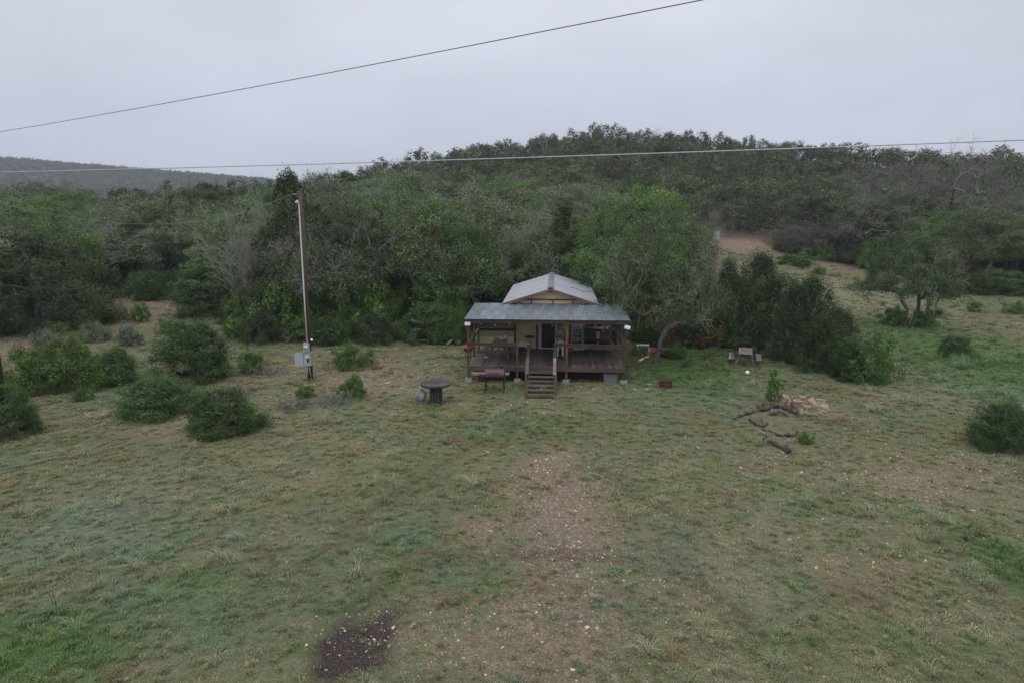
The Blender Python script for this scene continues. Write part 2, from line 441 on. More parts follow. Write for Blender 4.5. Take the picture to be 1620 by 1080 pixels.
TRACKS = [[(560, 960), (640, 905), (740, 882), (850, 872), (960, 880), (1060, 905), (1160, 960), (1200, 1010)],
          [(480, 900), (560, 830), (650, 765), (760, 700), (850, 660)],
          [(1050, 870), (1090, 900), (1130, 940)], [(1350, 925), (1400, 960), (1440, 985)], [(520, 1070), (565, 1020), (600, 985)],
          [(1100, 830), (1010, 790), (930, 730)], [(1240, 500), (1330, 490), (1420, 540), (1470, 600)]]
TRK = []
for tr in TRACKS:
    pts = np.array([P(u, v)[:2] for u, v in tr])
    out = []
    for a, b in zip(pts[:-1], pts[1:]):
        k = max(2, int(np.linalg.norm(b - a) / .25))
        out.append(a + (b - a) * np.linspace(0, 1, k)[:, None])
    TRK.append(np.concatenate(out))
def vnoise(x, y, s, seed=0):
    """cheap smooth value noise 0..1"""
    x = np.asarray(x) * s + seed * 17.3; y = np.asarray(y) * s + seed * 9.1
    xi, yi = np.floor(x), np.floor(y)
    fx, fy = x - xi, y - yi
    fx = fx * fx * (3 - 2 * fx); fy = fy * fy * (3 - 2 * fy)
    def hsh(a, b):
        t = np.sin(a * 127.1 + b * 311.7 + seed * 74.7) * 43758.5453
        return t - np.floor(t)
    return (hsh(xi, yi) * (1 - fx) + hsh(xi + 1, yi) * fx) * (1 - fy) + (hsh(xi, yi + 1) * (1 - fx) + hsh(xi + 1, yi + 1) * fx) * fy
def zval(k, x, y):
    s = np.zeros(np.shape(x))
    wx = x + (vnoise(x, y, .9, 3) - .5) * .7 + (vnoise(x, y, 2.7, 5) - .5) * .5
    wy = y + (vnoise(x, y, .9, 4) - .5) * .7 + (vnoise(x, y, 2.7, 6) - .5) * .5
    for cx, cy, rx, ry, amp, soft in Z[k]:
        d = ((wx - cx) / rx) ** 2 + ((wy - cy) / ry) ** 2
        s = np.maximum(s, amp * np.exp(-d * .9))
    return s
def track(x, y, w=.16):
    s = np.zeros(np.shape(x))
    xf, yf = np.ravel(x), np.ravel(y); sf = s.ravel()
    near = np.where((yf > 8) & (yf < 60) & (np.abs(xf) < 45))[0]
    for q in TRK:
        for k in range(0, len(near), 20000):
            i = near[k:k + 20000]
            d = np.min((xf[i, None] - q[None, :, 0]) ** 2 + (yf[i, None] - q[None, :, 1]) ** 2, 1)
            sf[i] = np.maximum(sf[i], np.exp(-d / (2 * w * w)))
    return sf.reshape(np.shape(x))

# forest front edge as image row for each image column: open ground is below it
EDGE_U = [-900, -200, 0, 60, 130, 200, 260, 330, 372, 400, 560, 640, 735, 800, 1000, 1060, 1115, 1132, 1138, 1200, 1240, 1300, 1340, 1400, 1480, 1530, 1620, 2400]
EDGE_V = [560, 560, 528, 500, 478, 466, 462, 478, 515, 528, 526, 528, 532, 528, 534, 540, 530, 505, 377, 377, 398, 408, 415, 426, 440, 462, 462, 470]
def is_open(x, y, grow=0.):
    u, v = proj(x, y, h(x, y))
    return (v > np.interp(u, EDGE_U, EDGE_V) - grow) | (y < 20)

# ---------------------------------------------------------------- the ground sheet
def axis(lo, hi, core0, core1, step, g):
    a = [core0]
    while a[-1] < core1: a.append(a[-1] + step)
    s = step
    while a[-1] < hi: s *= g; a.append(a[-1] + s)
    b = [core0]; s = step
    while b[-1] > lo: s *= g; b.append(b[-1] - s)
    return np.array(b[:0:-1] + a)
gx = axis(-1500, 1500, -24, 26, .2, 1.07)
gy = axis(-600, 1700, 9, 42, .2, 1.06)
GX, GY = np.meshgrid(gx, gy)
trk = track(GX, GY)
ash = zval('ash', GX, GY)
GZ = h(GX, GY)
near = (sstep(7, 10, GY) * (1 - sstep(60, 80, GY)))
GZ = GZ - .05 * trk * near + near * ((vnoise(GX, GY, .7, 11) - .5) * .05 + (vnoise(GX, GY, 3., 12) - .5) * .015)
GZ -= .10 * ash * near
nx, ny = len(gx), len(gy)
me = bpy.data.meshes.new('ground')
co = np.stack([GX, GY, GZ], -1).reshape(-1, 3)
me.vertices.add(nx * ny); me.vertices.foreach_set('co', co.astype(np.float32).ravel())
ii = (np.arange(ny - 1)[:, None] * nx + np.arange(nx - 1)[None, :]).ravel()
quad = np.stack([ii, ii + 1, ii + nx + 1, ii + nx], 1).astype(np.int32)
me.loops.add(quad.size); me.polygons.add(len(quad))
me.loops.foreach_set('vertex_index', quad.ravel())
me.polygons.foreach_set('loop_start', np.arange(0, quad.size, 4, dtype=np.int32))
me.polygons.foreach_set('loop_total', np.full(len(quad), 4, np.int32))
me.polygons.foreach_set('use_smooth', np.ones(len(quad), bool))
forest = 1. - is_open(GX, GY, -4).astype(float)
for k, arr in (('dirt', zval('dirt', GX, GY)), ('ash', ash), ('lush', zval('lush', GX, GY)), ('blue', zval('blue', GX, GY)), ('dry', zval('dry', GX, GY)),
               ('gravel', zval('gravel', GX, GY)), ('track', trk), ('litter', forest)):
    at = me.attributes.new(k, 'FLOAT', 'POINT'); at.data.foreach_set('value', arr.astype(np.float32).ravel())
me.update()
n = NT('ground_soil')
oc = n.coord('Object')
nA, nB, nC, nD = n.noise(oc, .32, 4.), n.noise(oc, 1.7, 5., .62), n.noise(oc, 9., 5., .65), n.noise(oc, 42., 3., .6)
nF = n.noise(oc, 20., 4., .7)
g = n.mix(n.rng(nA, .35, .65), (.132, .132, .074), (.150, .148, .092))
g = n.mix(n.rng(nB, .4, .75, 0, .8), g, (.110, .120, .058))
g = n.mix(n.math('MULTIPLY', n.attr('blue'), .8, True), g, (.120, .175, .130))
g = n.mix(n.math('MULTIPLY', n.attr('dry'), n.rng(nB, .3, .6, .3, .9), True), g, (.20, .192, .125))
g = n.mix(n.math('MULTIPLY', n.attr('lush'), n.rng(nB, .3, .6, .5, 1.), True), g, (.062, .130, .040))
soil = n.mix(n.rng(nC, .35, .65), (.125, .096, .068), (.25, .195, .142))
mott = n.math('ADD', n.math('MULTIPLY', nC, .6), n.math('MULTIPLY', nB, .5))
sf = n.rng(n.math('ADD', mott, n.math('ADD', n.math('MULTIPLY', n.attr('dirt'), .42), n.math('MULTIPLY', n.attr('gravel'), .12))), .63, .80)
g = n.mix(sf, g, soil)
tf = n.math('MULTIPLY', n.attr('track'), n.rng(nB, .3, .65, .35, .95), True)
g = n.mix(tf, g, (.065, .055, .040))
peb = n.n('ShaderNodeTexVoronoi'); n.l(oc, peb.inputs['Vector']); peb.inputs['Scale'].default_value = 17.
pf = n.math('MULTIPLY', n.rng(peb.outputs['Distance'], .18, .30, 1., 0.), n.rng(n.math('ADD', n.math('MULTIPLY', n.attr('gravel'), .55), n.math('MULTIPLY', nB, .5)), .5, .85), True)
g = n.mix(n.math('MULTIPLY', pf, .8), g, n.mix(peb.outputs['Color'], (.30, .22, .17), (.44, .37, .31)))
g = n.mix(n.rng(n.math('ADD', n.attr('ash'), n.math('ADD', n.math('MULTIPLY', nC, .6), n.math('MULTIPLY', nB, .5))), .80, 1.45), g, n.mix(n.rng(nD, .5, .7), (.040, .032, .029), (.13, .10, .085)))
g = n.mix(n.math('MULTIPLY', n.attr('litter'), .85), g, n.mix(n.rng(nC, .35, .65), (.055, .042, .034), (.10, .08, .065)))
g = n.mix(1., g, n.rng(nD, .3, .7, .72, 1.25), 'MULTIPLY')
g = n.mix(1., g, n.rng(nF, .32, .68, .60, 1.38), 'MULTIPLY')
n.bsdf(g, .95, 0., .1, bump=n.math('ADD', nD, n.math('MULTIPLY', nC, 1.5)), bstr=.7, bdist=.05)
me.materials.append(n.mat)
tag(link('ground', me), kind='structure')
def gz(x, y):
    i = np.clip(np.searchsorted(gx, x) - 1, 0, nx - 2); j = np.clip(np.searchsorted(gy, y) - 1, 0, ny - 2)
    a = (x - gx[i]) / (gx[i + 1] - gx[i]); b = (y - gy[j]) / (gy[j + 1] - gy[j])
    return (GZ[j, i] * (1 - a) + GZ[j, i + 1] * a) * (1 - b) + (GZ[j + 1, i] * (1 - a) + GZ[j + 1, i + 1] * a) * b

# ---------------------------------------------------------------- scatter: one stuff object, its tufts / stones / trees placed by geometry nodes
def scatter(name, protos, pts, rot, scl, idx, tint, label, cat=None):
    """protos: list of (part name, mesh, spot): each source also stands in the place itself, as a part of the stuff object"""
    me = bpy.data.meshes.new(name)
    n = len(pts)
    me.vertices.add(n); me.vertices.foreach_set('co', np.asarray(pts, np.float32).ravel())
    for k, ty, arr, f in (('rot', 'FLOAT_VECTOR', rot, 'vector'), ('scl', 'FLOAT_VECTOR', scl, 'vector'), ('idx', 'INT', idx, 'value')):
        at = me.attributes.new(k, ty, 'POINT')
        at.data.foreach_set(f, np.asarray(arr, np.int32 if ty == 'INT' else np.float32).ravel())
    at = me.attributes.new('tint', 'FLOAT_COLOR', 'POINT')
    at.data.foreach_set('color', np.concatenate([tint, np.ones((n, 1))], 1).astype(np.float32).ravel())
    ob = tag(link(name, me), label, cat, None, 'stuff')
    coll = bpy.data.collections.new(name + '_sources')
    for i, (pn, pm, spot) in enumerate(protos):
        p = link(pn, pm, ob, spot); coll.objects.link(p)
        p['tint'] = tuple(float(c) for c in tint[i * 11 + 5])
    ng = bpy.data.node_groups.new(name + '_scatter', 'GeometryNodeTree')
    ng.interface.new_socket('Geometry', in_out='INPUT', socket_type='NodeSocketGeometry')
    ng.interface.new_socket('Geometry', in_out='OUTPUT', socket_type='NodeSocketGeometry')
    N = ng.nodes.new
    gi, go = N('NodeGroupInput'), N('NodeGroupOutput')
    ci = N('GeometryNodeCollectionInfo'); ci.inputs['Collection'].default_value = coll
    ci.inputs['Separate Children'].default_value = True; ci.inputs['Reset Children'].default_value = True
    ip = N('GeometryNodeInstanceOnPoints'); ip.inputs['Pick Instance'].default_value = True
    def na(nm, ty):
        a = N('GeometryNodeInputNamedAttribute'); a.data_type = ty; a.inputs['Name'].default_value = nm
        return a.outputs['Attribute']
    e2r = N('FunctionNodeEulerToRotation')
    L = ng.links.new
    L(gi.outputs[0], ip.inputs['Points']); L(ci.outputs[0], ip.inputs['Instance'])
    L(na('idx', 'INT'), ip.inputs['Instance Index'])
    L(na('rot', 'FLOAT_VECTOR'), e2r.inputs[0]); L(e2r.outputs[0], ip.inputs['Rotation'])
    L(na('scl', 'FLOAT_VECTOR'), ip.inputs['Scale'])
    L(ip.outputs[0], go.inputs[0])
    md = ob.modifiers.new('scatter', 'NODES'); md.node_group = ng
    return ob

# ---------------------------------------------------------------- plants
def unit(a): return a / (np.linalg.norm(a, axis=-1, keepdims=True) + 1e-9)
def leaves(rng, cen, rad, per, size, out=1., up=.35, jit=.5, long=1.8, shell=.40, tintv=.30, ctint=.32, droop=0.):
    """leaf-sized faces spread through clumps; cen (n,3) rad (n,3)"""
    nC = len(cen)
    idx = np.repeat(np.arange(nC), per)
    n = len(idx)
    d = unit(rng.normal(size=(n, 3)))
    r = rng.random(n) ** shell
    pos = cen[idx] + d * rad[idx] * r[:, None]
    nor = unit(d * out + np.array([0, 0, up]) + rng.normal(size=(n, 3)) * jit)
    t = rng.normal(size=(n, 3)); t[:, 2] -= droop
    t = unit(t - nor * np.sum(t * nor, 1, keepdims=True))
    b = np.cross(nor, t)
    L = size * (.6 + .8 * rng.random(n))[:, None]
    wv = L / long
    q = np.stack([pos - t * L * .5, pos + b * wv * .5 + t * L * .08, pos + t * L * .5, pos - b * wv * .5 + t * L * .08], 1)
    ti = 1 + (rng.random((n, 1)) - .5) * 2 * tintv + (rng.random((nC, 1))[idx] - .5) * 2 * ctint
    ti = np.clip(ti, .3, 2.) * np.concatenate([1 + (rng.random((nC, 1))[idx] - .5) * .25, np.ones((n, 1)), 1 - (rng.random((n, 1))) * .15], 1)
    return q, ti
def grow(rng, cen, roots, tips, r_tip=.012, r_max=.2, seg=4, jit=.10, sides=5, mb=None, m=0, sag=.0, keep=1.):
    """limbs from the stems to every clump centre; thickness from what each limb carries"""
    nodes, par = [], []
    for a, b in zip(roots, tips):
        a, b = np.array(a, float), np.array(b, float)
        L = np.linalg.norm(b - a); k = max(3, int(L / .4))
        prev = -1
        for i in range(k + 1):
            t = i / k
            nodes.append(a + (b - a) * t + (rng.normal(size=3) * jit * .5 * L * math.sin(math.pi * t) * .4 if 0 < i < k else 0))
            par.append(prev); prev = len(nodes) - 1
    nt = len(nodes)
    org = np.mean([np.array(t, float) for t in tips], 0)
    for c in sorted(cen, key=lambda c: np.linalg.norm(c - org)):
        A = np.array(nodes)
        d = np.linalg.norm(A - c, axis=1) + 1.2 * np.maximum(0, A[:, 2] - c[2] + .1)
        d[:max(1, int(nt * .3))] += 1.
        j = int(np.argmin(d)); a = A[j]
        L = np.linalg.norm(c - a)
        prev = j
        for i in range(1, seg + 1):
            t = i / seg
            p = a + (c - a) * t
            if i < seg: p = p + rng.normal(size=3) * jit * L + np.array([0, 0, L * .12 * math.sin(math.pi * t)])
            nodes.append(p); par.append(prev); prev = len(nodes) - 1
    cnt = np.ones(len(nodes))
    for i in range(len(nodes) - 1, -1, -1):
        if par[i] >= 0: cnt[par[i]] += cnt[i] if i >= nt or True else 0
    rad = np.minimum(r_max, r_tip * cnt ** .48)
    mb = mb or MB()
    for i, p in enumerate(par):
        if p < 0: continue
        mb.tube([nodes[p], nodes[i]], [max(rad[i], min(rad[p], rad[i] * 1.6)), rad[i]], sides if rad[i] > .03 else 3, m, cap=False)
    return mb, nodes
def twigs(rng, cen, n_per, L, r=.012, spread=1., outc=None, kink=.35, m=0, mb=None, gen=2):
    """fans of bare crooked twigs"""
    mb = mb or MB()
    for c in cen:
        o = unit(np.array(c) - outc) if outc is not None else np.array([0, 0, 1.])
        for k in range(n_per):
            d = unit(o * .8 + rng.normal(size=3) * spread * .6 + np.array([0, 0, .25]))
            p = np.array(c, float) - d * L * .3; pts = [p]
            l = L * (.6 + .8 * rng.random())
            for s in range(5):
                d = unit(d + rng.normal(size=3) * kink)
                p = p + d * l / 5; pts.append(p)
                if gen > 1 and s > 0:
                    for e in range(2):
                        d2 = unit(d + rng.normal(size=3) * .8); q = p + d2 * l * .18
                        mb.tube([p, q, q + unit(d2 + rng.normal(size=3) * .5) * l * .15], [r * .5, r * .4, r * .2], 3, m, cap=False)
            mb.tube(pts, list(np.linspace(r, r * .35, 6)), 3, m, cap=False)
    return mb
def oak_proto(seed, H=7., R=4., nc=130, per=190, leaf=.115, lichen=12, stems=3, base=.20, leafmat='oak_leaf', lean=(0, 0), open_=0.):
    rng = np.random.default_rng(seed)
    d = unit(rng.normal(size=(nc * 3, 3))); d[:, 2] = np.abs(d[:, 2]) * 1.15 - .30
    d = unit(d)[:nc]
    lump = 1 + .22 * np.sin(d[:, 0] * 3.1 + seed) * np.cos(d[:, 1] * 2.7 + seed * 2) + rng.normal(size=nc) * .08
    rr = (.60 + .42 * rng.random(nc) ** .6) * lump
    zc = H * (base + (1 - base) * .38)
    cen = np.stack([d[:, 0] * R * rr, d[:, 1] * R * rr, zc + d[:, 2] * rr * np.where(d[:, 2] > 0, H - zc, (zc - H * base * .6))], 1)
    cen[:, 2] = np.minimum(cen[:, 2], H)
    cen += np.array([lean[0], lean[1], 0]) * (cen[:, 2:3] / H)
    s = R / 4.
    rad = np.stack([np.full(nc, .78), np.full(nc, .78), np.full(nc, .48)], 1) * (.7 + .6 * rng.random((nc, 1))) * s ** .6
    keep = rng.random(nc) > open_
    q, ti = leaves(rng, cen[keep], rad[keep], per, leaf)
    crown = quad_mesh('crown', q, M[leafmat], ti)
    roots, tips = [], []
    for k in range(stems):
        a = 2 * math.pi * (k / stems + rng.random() * .2)
        roots.append((math.cos(a) * .12, math.sin(a) * .12, -.25))
        tips.append((math.cos(a) * R * .30 + lean[0] * .4, math.sin(a) * R * .30 + lean[1] * .4, H * (base + .12)))
    mb, nodes = grow(rng, cen, roots, tips, .016, .17 * s)
    trunk = mb.mesh('trunk', M['bark'])
    tw = None
    if lichen:
        k = rng.choice(nc, lichen, replace=False)
        sel = cen[k] * np.array([1.03, 1.03, 1.])
        tb = twigs(rng, sel, 6, 1.25 * s, .021, 1.0, np.array([0, 0, zc * .8]))
        tw = tb.mesh('bare_twigs', M['lichen_bark'])
    return dict(trunk=trunk, crown=crown, bare_twigs=tw, H=H, R=R)
def juniper_proto(seed,  H=6., R=2.4, nc=130, per=150, leaf=.125, low=.03, fat=.5, leafmat='juniper_leaf', bare=0, tall=1., spike=.55, rough=1.):
    rng = np.random.default_rng(seed)
    f = low + (1 - low) * rng.random(nc) ** 1.15
    a = rng.random(nc) * 2 * math.pi
    lob = (1 + rough * (.28 * np.sin(a * 3 + seed + f * 4) + .24 * np.sin(a * 5 + f * 11 + seed * 3))) * np.where(rng.random(nc) < .16, 1 + .22 * rough, 1.)
    env = np.clip(1 - f, 0, 1) ** fat * (1 - .35 * np.clip((.18 - f) / .18, 0, 1))
    r = R * env * lob * (.55 + .45 * rng.random(nc) ** .5)
    cen = np.stack([np.cos(a) * r, np.sin(a) * r, f * H * .96], 1)
    sc = (R / 2.4) ** .6
    rad = np.stack([np.full(nc, .40), np.full(nc, .40), np.full(nc, spike)], 1) * (.45 + 1.0 * rng.random((nc, 1))) * sc
    q, ti = leaves(rng, cen, rad, per, leaf * sc ** .5, out=1.1, up=.15, jit=.45, long=2.2, shell=.5, tintv=.35, ctint=.3)
    crown = quad_mesh('crown', q, M[leafmat], ti)
    mb, nodes = grow(rng, cen, [(0, 0, -.25)], [(rng.normal() * .15, rng.normal() * .15, H * .72)], .011, .13 * sc, seg=3, jit=.06)
    trunk = mb.mesh('trunk', M['bark'])
    tw = None
    if bare:
        k = rng.choice(nc, bare, replace=False)
        tb = twigs(rng, cen[k] * np.array([1.05, 1.05, 1]), 4, .9 * sc, .016, .9, np.array([0, 0, H * .4]))
        tw = tb.mesh('bare_twigs', M['dead_bark'])
    return dict(trunk=trunk, crown=crown, bare_twigs=tw, H=H, R=R)
def shrub_proto(seed, H=1.3, R=.9, nc=60, per=120, leaf=.07, leafmat='bush_leaf', spike=.28, flat=.9, fine=1.):
    rng = np.random.default_rng(seed)
    d = unit(rng.normal(size=(nc, 3))); d[:, 2] = np.abs(d[:, 2])
    lump = (1 + .35 * np.sin(d[:, 0] * 4 + seed) * np.cos(d[:, 1] * 3.3 + seed)) * np.where(rng.random(nc) < .18, 1.3, 1.)
    rr = (.5 + .5 * rng.random(nc) ** .6) * lump
    cen = np.stack([d[:, 0] * R * rr * flat, d[:, 1] * R * rr * flat, .12 * H + d[:, 2] * rr * H * .78], 1)
    rad = np.stack([np.full(nc, .2), np.full(nc, .2), np.full(nc, spike * .8)], 1) * (.7 + .6 * rng.random((nc, 1))) * (R / .9) ** .7
    q, ti = leaves(rng, cen, rad, per, leaf, out=1., up=.35, jit=.5, long=2., shell=.45, tintv=.35, ctint=.28)
    crown = quad_mesh('crown', q, M[leafmat], ti)
    mb, _ = grow(rng, cen, [(-.05, 0, -.1), (.06, .03, -.1)], [(-.12, .05, H * .3), (.14, -.05, H * .3)], .006, .04, seg=2, jit=.05, sides=4)
    return dict(trunk=mb.mesh('stem', M['bark']), crown=crown, bare_twigs=None, H=H, R=R)
def dead_proto(seed, H=4., R=2.5, n=60, mat='dead_bark', r=.03, droop=0.):
    """leafless brush: many long thin limbs fanning from the base"""
    rng = np.random.default_rng(seed)
    mb = MB()
    for k in range(n):
        a = rng.random() * 2 * math.pi; s = rng.random() ** .6
        d = unit(np.array([math.cos(a) * s * R, math.sin(a) * s * R, H * (1.05 - .45 * s)]))
        L = (H ** 2 + (R * s) ** 2) ** .5 * (.55 + .45 * rng.random())
        p = np.array([math.cos(a) * .15, math.sin(a) * .15, -.1]); pts = [p]
        K = 7
        for i in range(K):
            d = unit(d + rng.normal(size=3) * .13 + np.array([0, 0, -.09 * droop * i / K * 3]))
            p = p + d * L / K; pts.append(p)
            if i >= 2:
                for e in range(3):
                    d2 = unit(d + rng.normal(size=3) * .6 - np.array([0, 0, .25 * droop])); l = L * (.10 + .12 * rng.random())
                    q = p + d2 * l; q2 = q + unit(d2 + rng.normal(size=3) * .4) * l
                    mb.tube([p, q, q2], [r * .32, r * .25, r * .12], 3, 0, cap=False)
        mb.tube(pts, list(np.linspace(r, r * .25, K + 1)), 4, 0, cap=False)
    return dict(trunk=mb.mesh('branches', M[mat]), crown=None, bare_twigs=None, H=H, R=R)
def bare_oak_proto(seed, H=7., R=4., nc=60, mat='dead_bark', tl=1.5):
    rng = np.random.default_rng(seed)
    d = unit(rng.normal(size=(nc, 3))); d[:, 2] = np.abs(d[:, 2]) * 1.1 - .15; d = unit(d)
    rr = .5 + .5 * rng.random(nc) ** .5
    cen = np.stack([d[:, 0] * R * rr, d[:, 1] * R * rr, H * .5 + d[:, 2] * rr * H * .5], 1)
    roots = [(-.1, 0, -.3), (.12, .05, -.3), (0, .1, -.3)]; tips = [(-R * .3, .2, H * .42), (R * .3, -.2, H * .45), (.1, R * .3, H * .5)]
    mb, _ = grow(rng, cen, roots, tips, .018, .15)
    trunk = mb.mesh('trunk', M[mat])
    tb = twigs(rng, cen, 5, tl, .02, 1., np.array([0, 0, H * .4]))
    return dict(trunk=trunk, crown=None, bare_twigs=tb.mesh('bare_twigs', M[mat]), H=H, R=R)
def plant(name, pr, label, cat, p, sz, rz=0., group=None, sy=None, tilt=(0, 0)):
    """place a plant: sz = (scale across, scale up)"""
    t = thing(name, label, cat, (p[0], p[1], p[2] - .03), rz, group)
    t.scale = (sz[0], sy or sz[0], sz[1])
    t.rotation_euler = (tilt[0], tilt[1], rz)
    for k in ('trunk', 'crown', 'bare_twigs'):
        if pr[k] is not None:
            o = link(pr[k].name.split('.')[0], pr[k], t)
            if k == 'bare_twigs': o['kind'] = 'stuff'
    return t
def plant_px(name, pr, label, cat, u, vb, vt, wpx, rz=0., group=None, tilt=(0, 0)):
    """base at pixel (u, vb), top at row vt, width wpx"""
    p = P(u, vb)
    Hh = ztop(p, vt)
    return plant(name, pr, label, cat, p, (wpx * mpp(p) / 2 / pr['R'], max(.2, Hh) / pr['H']), rz, group, None, tilt)
# ---------------------------------------------------------------- the cabin
HA = P(740.5, 603, 0.0); HA[2] = 0.0
HR = math.radians(-3.7)
HRM = rotz(HR)
def HL(x, y, z=0.): return HA + HRM @ np.array([x, y, z])
def HP(u, v, z):                                            # pixel at height z -> cabin coordinates
    return HRM.T @ (P(u, v, z) - HA)
WD, DD, DZ = 7.48, 4.2, .80                                 # deck width, depth, height
cabin = thing('cabin', 'small tan cabin with metal gable roof and raised wooden front porch', 'cabin', HA, HR)
# deck: frame + boards
mb = MB()
mb.span((-.02, -.05, DZ - .24), (2.98, 0, DZ - .035)); mb.span((4.14, -.05, DZ - .24), (WD + .02, 0, DZ - .035))
mb.span((-.05, .02, DZ - .24), (0, DD, DZ - .035)); mb.span((WD, .02, DZ - .24), (WD + .05, DD, DZ - .035))
for k in range(1, 8): mb.span((.02, k * .52, DZ - .20), (WD - .02, k * .52 + .04, DZ - .04))
mb.span((2.98, -.05, DZ - .26), (4.14, -.01, DZ - .05))
deck = mb.build('deck', M['beam_wood'], cabin)
pw = .145
npl = int(WD / (pw + .008))
pm = MB().box((0, 0, 0), (pw, DD + .06, .034)).mesh('plank', M['deck_wood'])
rr = random.Random(4)
for i in range(npl):
    o = link('plank', pm, deck, ((i + .5) * WD / npl, DD / 2 - .02 + rr.uniform(-.012, .012), DZ - .017 + rr.uniform(-.003, .003)))
    o.rotation_euler = (0, rr.uniform(-.012, .012), rr.uniform(-.002, .002))
# posts
postx = [0.03, 2.37, 4.72, WD - .03]
pmz = MB().box((0, 0, 1.46), (.10, .10, 2.92)).mesh('post', M['post_wood'])
for x in postx: link('post', pmz, cabin, (x, .05, .08))
pmb = MB().box((0, 0, 1.50), (.10, .10, 3.0)).mesh('post', M['post_wood'])
for x, y in ((.05, 2.1), (.05, DD - .1), (WD - .05, 2.1), (WD - .05, DD - .1)): link('post', pmb, cabin, (x, y, .06))
pmw = MB().box((0, 0, 1.22), (.09, .06, 2.42)).mesh('post', M['dark_wood'])
for x in (2.02,): link('post', pmw, cabin, (x, DD - .05, DZ))
fm = MB().box((0, 0, .07), (.30, .26, .30)).mesh('footing', M['concrete'])
for x, y in [(x, .05) for x in postx] + [(.05, 2.1), (.05, DD - .1), (WD - .05, 2.1), (WD - .05, DD - .1)]:
    link('footing', fm, cabin, (x, y, -.06), rr.uniform(-.2, .2))
# rails (top boards + side boards)
def rail(p0, p1, mat='beam_wood'):
    m_ = MB(); p0, p1 = np.array(p0, float), np.array(p1, float)
    m_.beam(p0, p1, .14, .035); m_.beam(p0 + [0, 0, -.085], p1 + [0, 0, -.085], .038, .13)
    return m_.build('rail', M[mat], cabin)
RZ = DZ + 1.10
rail((-.06, -.01, RZ), (2.38, -.01, RZ)); rail((2.384, -.012, RZ - .002), (2.99, -.012, RZ - .002), 'grey_wood')
rail((4.10, -.01, RZ + .01), (WD + .06, -.03, RZ - .07))
rail((.05, .08, RZ - .02), (.05, DD - .05, RZ - .02)); rail((WD - .05, .08, RZ - .03), (WD - .05, DD - .05, RZ - .03))
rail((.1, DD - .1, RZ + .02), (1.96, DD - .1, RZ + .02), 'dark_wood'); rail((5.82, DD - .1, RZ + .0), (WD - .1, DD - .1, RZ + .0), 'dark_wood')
MB().beam((.10, .12, RZ - .75), (.10, 1.95, RZ + .35), .035, .12).build('brace', M['post_wood'], cabin)
# boarded low wall behind the right bay
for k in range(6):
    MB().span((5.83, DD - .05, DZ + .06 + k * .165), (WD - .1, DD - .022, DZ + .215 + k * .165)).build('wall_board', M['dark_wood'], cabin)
# stairs
mb = MB()
NS = 7; RUN, SY = 2.55, -.06
for x in (2.95, 4.17):
    mb.beam((x, SY, DZ - .14), (x, SY - RUN, -.04), .045, .26)
st = mb.build('stairs', M['post_wood'], cabin)
tm = MB().box((0, 0, 0), (1.17, .27, .04)).mesh('tread', M['beam_wood'])
tm2 = MB().box((0, 0, 0), (1.17, .27, .04)).mesh('tread', M['deck_wood'])
for k in range(NS):
    t = (k + .55) / NS
    link('tread', tm if k % 3 == 0 else tm2, st, (3.56, SY - RUN * t, DZ * (1 - t) - .02 + .03), 0)
    if k in (0, 1):
        MB().span((2.99, SY - RUN * t + .12, DZ * (1 - t) + .03), (4.13, SY - RUN * t + .145, DZ * (1 - t) + .11)).build('riser', M['beam_wood'], st)
MB().box((3.58, SY - RUN - .12, .025), (1.35, .3, .05)).build('foot_board', M['dark_wood'], st)
for x in (2.90, 4.22):
    MB().box((x, SY - RUN + .15, .48), (.09, .09, 1.06)).build('stair_post', M['post_wood'], st)
    MB().box((x, -.02, DZ + .42), (.085, .085, 1.30)).build('stair_post', M['dark_wood'], st)
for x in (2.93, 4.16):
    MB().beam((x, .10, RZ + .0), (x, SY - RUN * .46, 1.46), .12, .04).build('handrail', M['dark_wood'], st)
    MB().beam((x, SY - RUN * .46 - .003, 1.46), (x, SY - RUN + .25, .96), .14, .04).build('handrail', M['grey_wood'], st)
# beam under the porch roof
FZ, BZ = 3.08, 3.24                                         # porch roof height: front, back
mb = MB()
mb.span((-.05, -.02, FZ - .23), (WD + .05, .02, FZ - .035)); mb.span((-.02, .12, FZ - .22), (WD + .02, .16, FZ - .05))
for x in (.03, WD - .03): mb.beam((x, .17, FZ - .13), (x, DD, BZ - .14), .045, .14)
for k in range(1, 10): mb.beam((k * WD / 10, .17, FZ - .11), (k * WD / 10, DD - .02, BZ - .11), .04, .12)
proof = mb.build('porch_roof', M['beam_wood'], cabin)
# corrugated sheets
def sheet(x0, w, y0, z0, y1, z1, pitch, amp, lift, flat=False, pts=6):
    """corrugated strip between two eave lines: profile across x, thin double skin"""
    nn = int(round(w / pitch)) * pts
    vs, fs = [], []
    for j in range(2):
        for i in range(nn + 1):
            x = x0 + w * i / nn
            ph = 2 * math.pi * i / pts
            zz = amp * math.sin(ph)
            for (yy, zb) in ((y0, z0), (y1, z1)):
                vs.append((x, yy, zb + zz + lift - .006 * j))
    o = 2 * (nn + 1)
    for i in range(nn):
        a = 2 * i
        fs += [(a, a + 2, a + 3, a + 1), (o + a, o + a + 1, o + a + 3, o + a + 2), (a, o + a, o + a + 2, a + 2), (a + 1, a + 3, o + a + 3, o + a + 1)]
    fs += [(0, 1, o + 1, o), (2 * nn, o + 2 * nn, o + 2 * nn + 1, 2 * nn + 1)]
    return MB().add(vs, fs)
NSH = 12; X0, X1 = -.11, WD + .13
sw = (X1 - X0) / NSH
shm = sheet(0, sw + .02, -.32, -.01, 4.12, BZ - FZ, (sw + .02) / 6, .016, .034).mesh('corrugated_sheet', M['corrugated'])
